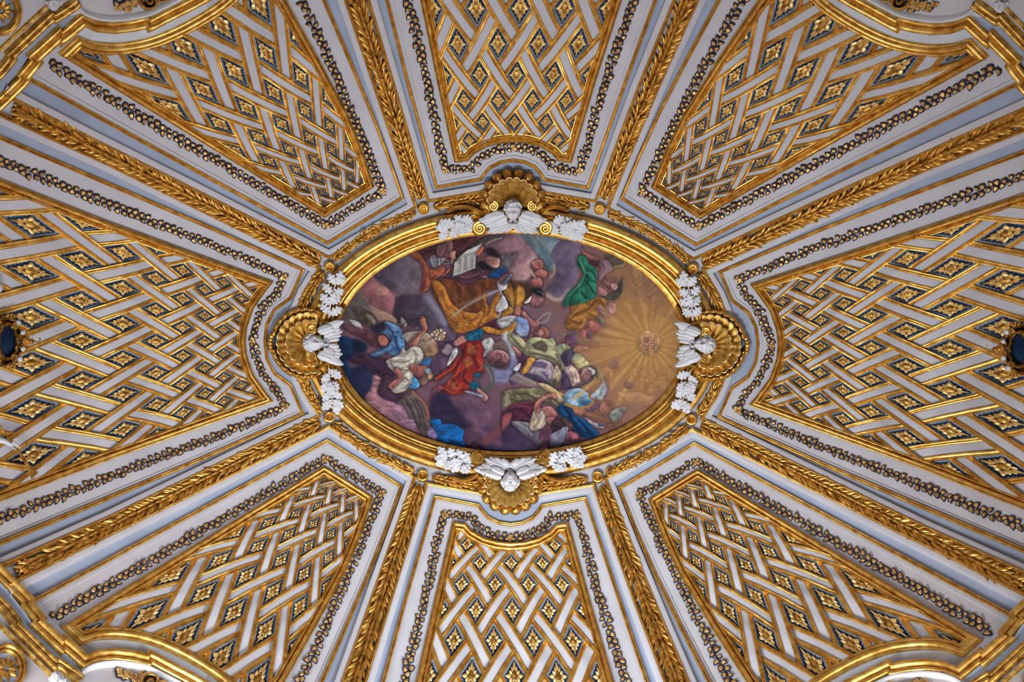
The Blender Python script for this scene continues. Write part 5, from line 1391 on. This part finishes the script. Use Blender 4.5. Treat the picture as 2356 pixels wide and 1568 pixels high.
def shell_L(hinge_px, up, label, arms):
    L=Loc(hinge_px,up)
    root=thing('shell_cartouche',label,'shell ornament',sol([hinge_px],0)[0],'gilded shells at the four ends of the oval')
    f2,rim2,rh2=fan('outer_shell',L,(0,-2),71,math.radians(112),15,16,26,M_GOLD2,root,.06,2.5,.35)
    rod('outer_shell_rim',L,rim2,rh2+2.5,1.3,M_LEAFGOLD,root,5)
    f,rim,rh=fan('shell',L,(0,-6),54,math.radians(112),11,15,35,M_GOLD,root,.10,4.5,.12)
    rod('shell_rim',L,rim,rh+1.0,1.6,M_LEAFGOLD,root,5)
    for sd in (-1,1):
        a=np.linspace(math.radians(12),math.radians(118),9)*sd
        border_rope(L,np.stack([77*np.sin(a),77*np.cos(a)],1),26,7.5,M_GOLD,root)
        spiral('volute',L,(31*sd,-12),11.5,2.0,sd,33,3.8,M_GOLD,root,start=math.pi/2)
    v,f_=blobs(L,[(-16,80,10,7),(-8,82,11,6.5),(0,83,12,7.5),(8,82,11,6.5),(16,80,10,7)],10,8); part('clasp',v,f_,M_GOLD,root)
    A=Loc((0,0),(0,-1)); cv=lambda pts: np.stack([np.array(pts)[:,0],-np.array(pts)[:,1]],1)
    for ar in arms: border_rope(A,cv(ar),30,6.8,M_GOLD,root,'scroll_arm',False)
    return root
shell_L((705,789),(-1,0),'gilded double shell with rope border left of the fresco',
    [[(795,700),(783,728),(770,741),(755,744),(741,737),(733,724),(736,712)],[(795,878),(783,850),(770,837),(755,834),(742,841),(734,853),(737,865)]])
shell_L((1636,794),(1,0),'gilded double shell with rope border right of the fresco',
    [[(1556,700),(1566,728),(1578,742),(1593,746),(1607,739),(1614,727),(1611,714)],[(1553,886),(1564,856),(1577,843),(1592,840),(1604,847),(1611,858),(1608,870)]])
cherub((1180,484),(0,-1),'T','white cherub head with spread wings in front of the top shell',0.10)
cherub((1174,1104),(0,1),'T','white cherub head with spread wings, chin raised, in front of the bottom shell',-0.5)
cherub((723,788),(-1,0),'L','white cherub head with swept wings in front of the left shell',0.12)
cherub((1620,792),(1,0),'L','white cherub head with swept wings in front of the right shell',0.12)

# oak sprigs
def oak_mesh():
    V=[];rows=30
    for i in range(rows+1):
        x=i/rows
        env=math.sin(math.pi*min(1,max(0,(x-.04)/.98)))**.55
        cc=.5+.5*math.cos(2*math.pi*(x*3.6-.55)); w=max(.035,env*(.20+.15*(1-(1-cc)**2.4)))
        if x>.95: w*=max(.1,(1-x)/.05)
        z=.16*math.sin(math.pi*x)
        lob=.05*math.cos(2*math.pi*(x*3.15-.52))
        for s,zz in ((-1,-.18),(-1,-.02),(-.5,.06+lob),(0,-.01),(.5,.06+lob),(1,-.02),(1,-.18)):
            V.append((x,s*w,z+zz))
    return mesh_data('oak_leaf',V,grid_faces(rows+1,7),M_WHITE,True,50)
OAK=oak_mesh()
def sprig(b,e,label,bend,n=4,seed=0):
    r=random.Random(seed)
    b=np.array(b,float);e=np.array(e,float);d=e-b;L=np.linalg.norm(d);u=d/L;v=np.array([-u[1],u[0]])
    t=np.linspace(0,.85,10)[:,None]; P=b+d*t+v*bend*np.sin(math.pi*t)
    root=thing('oak_sprig',label,'oak sprig',sol([b],26)[0],'white oak sprigs on the oval frame')
    PX=P
    A=Loc((0,0),(0,-1)); rod('stem',A,np.stack([P[:,0],-P[:,1]],1),29,np.linspace(2.4,1.4,10),M_WHITE,root)
    for k in range(n):
        tt=(k+.35)/n*.86
        p=b+d*tt+v*bend*math.sin(math.pi*tt)
        for sd in (-1,1):
            a=sd*r.uniform(.65,1.0); dr=u*math.cos(a)+v*math.sin(a)
            inst('oak_leaf',OAK,p+u*r.uniform(-4,4),dr,r.uniform(28,35),28+r.uniform(0,5),root,across=r.uniform(30,36),tilt=r.uniform(-.1,.2),roll=r.uniform(-.15,.15),lift=16)
        if k==1: inst('oak_leaf',OAK,p,u*1.0+v*r.uniform(-.2,.2),30,34,root,across=30,tilt=.08,lift=16)
    inst('oak_leaf',OAK,b+d*.72,u,L*.32,31,root,across=32,lift=16)
for b,e,l,bd in (((1098,510),(1006,524),'white oak sprig on the top of the frame, left of the cherub',-4),((1262,509),(1350,530),'white oak sprig on the top of the frame, right of the cherub',4),
    ((1090,1071),(1003,1052),'white oak sprig on the bottom of the frame, left of the cherub',4),((1258,1071),(1348,1050),'white oak sprig on the bottom of the frame, right of the cherub',-4),
    ((757,730),(784,626),'white oak sprig beside the left shell, upper one',-6),((757,846),(776,950),'white oak sprig beside the left shell, lower one',6),
    ((1594,737),(1572,626),'white oak sprig beside the right shell, upper one',6),((1588,852),(1560,940),'white oak sprig beside the right shell, lower one',-6)):
    sprig(b,e,l,bd,seed=int(b[0]+b[1]))
# ------------------------------------------------------------------ stepped cornice and lunettes in the corners
COR=ul([(500,-36),(440,-3),(390,22),(338,49),(334,41),(300,49),(255,54),(215,50),(184,37),(133,80),(129,72),(71,124),(77,131),(46,167),(50,173),(0,221),(-60,277)])
COR2=ul([(176,-4),(168,4),(121,35),(115,30),(19,120),(23,126),(0,155),(-60,213)])
COR3=ul([(108,10),(98,20),(50,64),(0,110),(-60,165)])
SLATE_A=ul([(190,20),(133,66),(72,112),(44,152),(0,206),(-60,262)]); SLATE_B=ul([(172,10),(123,40),(60,88),(22,126),(0,160),(-60,218)])
LUN=ul([(170,2),(179,12),(196,25),(224,34),(261,37),(299,33),(334,26),(372,9),(410,-10),(450,-32)])
for n,(s,wh) in enumerate((((1,1),'upper left'),((-1,1),'upper right'),((1,-1),'lower left'),((-1,-1),'lower right')),9):
    s=np.array(s); flip=s[0]*s[1]
    tr=thing('trim_%d'%n,'stepped gilded cornice round the lunette, %s corner'%wh,None,to3d(W([COR[8]*s]),0)[0],kind='structure')
    prof=[(-11,0),(-11,9)]+torus_prof(-11,8,9,15)+[(-2.5,8),(-.5,8),(-.5,12)]+torus_prof(0,11,12,21)+[(11,10),(11,0)]
    sweep('gilt_cornice',resample(W(COR*s),14),prof,M_GOLD,tr,side=flip,scale=False)
    loft('slate_frieze',*densify([W(SLATE_A*s),W(SLATE_B*s)]),[(0,6),(.1,2),(.5,1.5),(.9,2),(1,6)],M_SLATE,tr)
    sweep('gilt_architrave',resample(W(COR2*s),14),[(-9,0),(-9,8)]+torus_prof(-9,9,8,14)+[(.5,7),(1,10)]+torus_prof(1,8,10,16)+[(9,0)],M_GOLD2,tr,side=flip,scale=False)
    sweep('gilt_line',resample(W(COR3*s),14),[(-3,0),(-3,5),(0,9),(3,5),(3,0)],M_GOLD2,tr,side=flip,scale=False)
    lun=spline(LUN,5)
    sweep('lunette_hood',resample(W(lun*s),10),[(3,0),(3,7),(1,12),(-2,13),(-6,9),(-12,4),(-20,2),(-34,1.5),(-60,1)],M_WHITE,tr,side=flip,scale=False)
    # corner medallion
    c=ul([(2,24)])[0]; th=np.arange(48)*2*math.pi/48
    P=W(np.stack([c[0]+38*np.cos(th),c[1]+46*np.sin(th)],1)*s)
    med=thing('medallion','gilded oval medallion on the dark wall, %s corner'%wh,'medallion',to3d([P.mean(0)],0)[0],'corner medallions')
    sweep('ring',P,[(-8,0),(-8,6)]+torus_prof(-8,9,6,14)+[(1.5,6)]+torus_prof(2,6,6,10)+[(8,0)],M_GOLD2,med,closed=True,scale=False)
    cc=P.mean(0)
    v=to3d(np.vstack([[cc],cc+(P-cc)*.85]),1.0); part('ground',v,[(0,1+j,1+(j+1)%48) for j in range(48)],M_FIELD,med)
    for q in range(9):
        a=q*.7; inst('leaf',LAUREL[q%2],cc+np.array([math.cos(a),math.sin(a)])*5,(math.cos(a),math.sin(a)),24,3,med,lift=24)
    # gilded spray inside the lunette
    base=ul([(348,6)])[0]
    lc=thing('lunette_cartouche','gilded scroll cartouche with flower spray in the %s lunette'%wh,'cartouche',to3d(W([base*s]),0)[0],'scroll cartouches in the lunettes')
    A=Loc((0,0),(0,-1)); mir=lambda pts: (lambda p: np.stack([p[:,0],-p[:,1]],1))(W(ul(pts)*s))
    border_rope(A,mir([(322,-6),(326,10),(338,19),(352,18),(360,8),(356,-4)]),22,5.5,M_GOLD2,lc,'scroll',False)
    border_rope(A,mir([(336,-4),(340,6),(348,8),(352,0)]),26,4,M_GOLD2,lc,'scroll',False)
    border_rope(A,mir([(360,-2),(372,4),(384,0),(394,-8)]),18,4,M_GOLD2,lc,'scroll',False)
    rr=random.Random(n)
    for q in range(22):
        x=262+rr.uniform(0,60); y=14-(x-262)*.12+rr.uniform(-9,9)
        p=W(ul([(x,y)])*s)[0]; a=rr.uniform(0,6.28)
        if q%3==0: inst('flower',FLOWER4,p,(math.cos(a),math.sin(a)),8,5,lc,lift=8)
        else: inst('leaf',IVY[q%3],p,(math.cos(a),math.sin(a)),14,4,lc,lift=11)
    # plaster putto head leaning over the cornice
    hp=W(ul([(124,6)])*s)[0]
    L=Loc(hp,np.array([0,-1])*s)
    st=thing('putto_statue','white plaster putto head leaning over the cornice, %s corner'%wh,'sculpture',sol([hp],10)[0],'putti in the corners')
    v,f=head_mesh(L,(0,0),17,20,17,36,-.5); part('head',v,f,M_WHITE,st)
    it=[]
    for _ in range(70):
        a=rr.uniform(0,6.28); y=rr.uniform(-.1,1); q_=math.sqrt(1-y*y) if abs(y)<1 else 0; x=q_*math.sin(a); z=q_*math.cos(a)
        if z>.3 and y<.5: continue
        it.append((x*18,y*21*.88+z*17*.48,36+z*17*.88-y*21*.48,rr.uniform(3,5)))
    v,f=blobs(L,it); part('hair',v,f,M_WHITE,st)
    v,f=blobs(L,[(-4,14,26,14),(6,24,22,15),(-12,24,20,12)],12,8); part('shoulders',v,f,M_WHITE,st)

# ------------------------------------------------------------------ crowned cartouches at the left and right edge, trumpet
def edge_cartouche(cx,cy,sg,label):
    L=Loc((cx,cy),(sg,0))          # up = towards the fresco
    root=thing('crest_cartouche',label,'cartouche',sol([(cx,cy)],20)[0],'crest cartouches at both ends')
    a=np.linspace(0,2*math.pi,25)
    border_rope(L,np.stack([40*np.sin(a),22*np.cos(a)],1),36,6.5,M_GOLD2,root,'ring',True)
    na=24; aa=np.arange(na)*2*math.pi/na
    P=np.vstack([[(0,0)],np.stack([18*np.sin(aa),9*np.cos(aa)],1),np.stack([38*np.sin(aa),19*np.cos(aa)],1)])
    v=L.v(P,np.concatenate([[26],np.full(na,25),np.full(na,20)]))
    part('blue_oval',v,[(0,1+j,1+(j+1)%na) for j in range(na)]+[(1+j,1+na+j,1+na+(j+1)%na,1+(j+1)%na) for j in range(na)],M_NAVY,root,label='dark blue oval field')
    for x,y in ((-43,24),(-20,35),(17,36),(40,28)):
        v,f=blobs(L,[(x,y,34,7)],12,8)
        part('pearl',v,f,M_WHITE,root)
    for sd in (-1,1):
        spiral('volute',L,(13*sd,36),9,1.8,sd,36,2.8,M_GOLD2,root)
        spiral('volute',L,(36*sd,16),8,1.6,-sd,38,2.6,M_GOLD2,root)
        border_rope(L,[(8*sd,46),(24*sd,30),(42*sd,18),(52*sd,2),(56*sd,-14)],34,4.5,M_GOLD2,root,'foliate_scroll')
        it=[(58*sd+3*math.cos(q),8+9*math.sin(q),34,4.2) for q in range(6)]
        v,f=blobs(L,it); part('flower_cluster',v,f,M_GOLD2,root)
        v,f=blobs(L,[(30*sd,-24,34,7),(44*sd,-18,33,6),(16*sd,-30,35,6)],10,6); part('leaf_cluster',v,f,M_GOLD2,root)
    px=L.px([(0,43)])[0]; inst('crest_flower',FLOWER,px,(1,0),12,44,root,lift=12)
    v,f=blobs(L,[(0,55,40,6.5)],12,8); part('orb',v,f,M_GOLD2,root)
    rod('cross_shaft',L,np.array([(0,60),(0,70),(0,80)]),40,1.4,M_GOLD2,root); rod('cross_arm',L,np.array([(-9,74),(0,74),(9,74)]),40,1.4,M_GOLD2,root)
edge_cartouche(18,785,1,'gilded crest with dark blue oval, pearls and small cross at the left edge')
edge_cartouche(2344,803,-1,'gilded crest with dark blue oval, pearls and small cross at the right edge')
A=Loc((0,0),(0,-1))
P=np.array([(-40,925),(-5,972),(16,1002),(33,1022),(42,1036),(54,1053),(64,1070),(70,1080),(75,1086),(78,1091)],float)
tp=thing('trumpet','long brass trumpet with flared bell at the left edge','trumpet',sol([P[4]],30)[0])
rod('tube',A,np.stack([P[:-3,0],-P[:-3,1]],1),46,[2.4,2.6,2.8,3.0,3.3,3.8,4.6],M_GOLD2,tp,10)
Q=P[-4:]; Q=np.vstack([Q,[(81,1094)]])
rod('bell',A,np.stack([Q[:,0],-Q[:,1]],1),46,[4.6,6,8,10.5,11.5],M_GOLD2,tp,12)
am=thing('statue_limb','white plaster arm and hand gripping the trumpet at the left edge','sculpture',sol([(10,1018)],30)[0])
v,f=blobs(A,[(38,-1027,49,5),(34,-1022,50,5),(30,-1018,51,4.6),(33,-1030,46,4.4),(28,-1025,47,5)],10,8)
rod('arm',A,np.array([(-60,-1004),(-30,-1008),(0,-1011),(14,-1015),(24,-1021),(30,-1025)]),40,[11,10,8,6.5,6,5.5],M_WHITE,am,12)
for q in range(4):
    c=np.array([30+q*3.2,-1019-q*3.0]); rod('finger',A,np.array([c+(-4,-3),c+(-1,1),c+(3,2),c+(6,0),c+(6,-3)]),[44,50,52,50,46],1.9,M_WHITE,am,8)
rod('thumb',A,np.array([(27,-1027),(31,-1031),(36,-1032)]),[44,47,50],2.1,M_WHITE,am,8)
kn=thing('statue_knee','rounded white plaster knee of a statue at the left edge','sculpture',sol([(-12,660)],30)[0])
v,f=blobs(A,[(-8,-661,30,15),(-22,-655,26,18),(-34,-672,22,17)],16,12); part('knee',v,f,M_WHITE,kn)
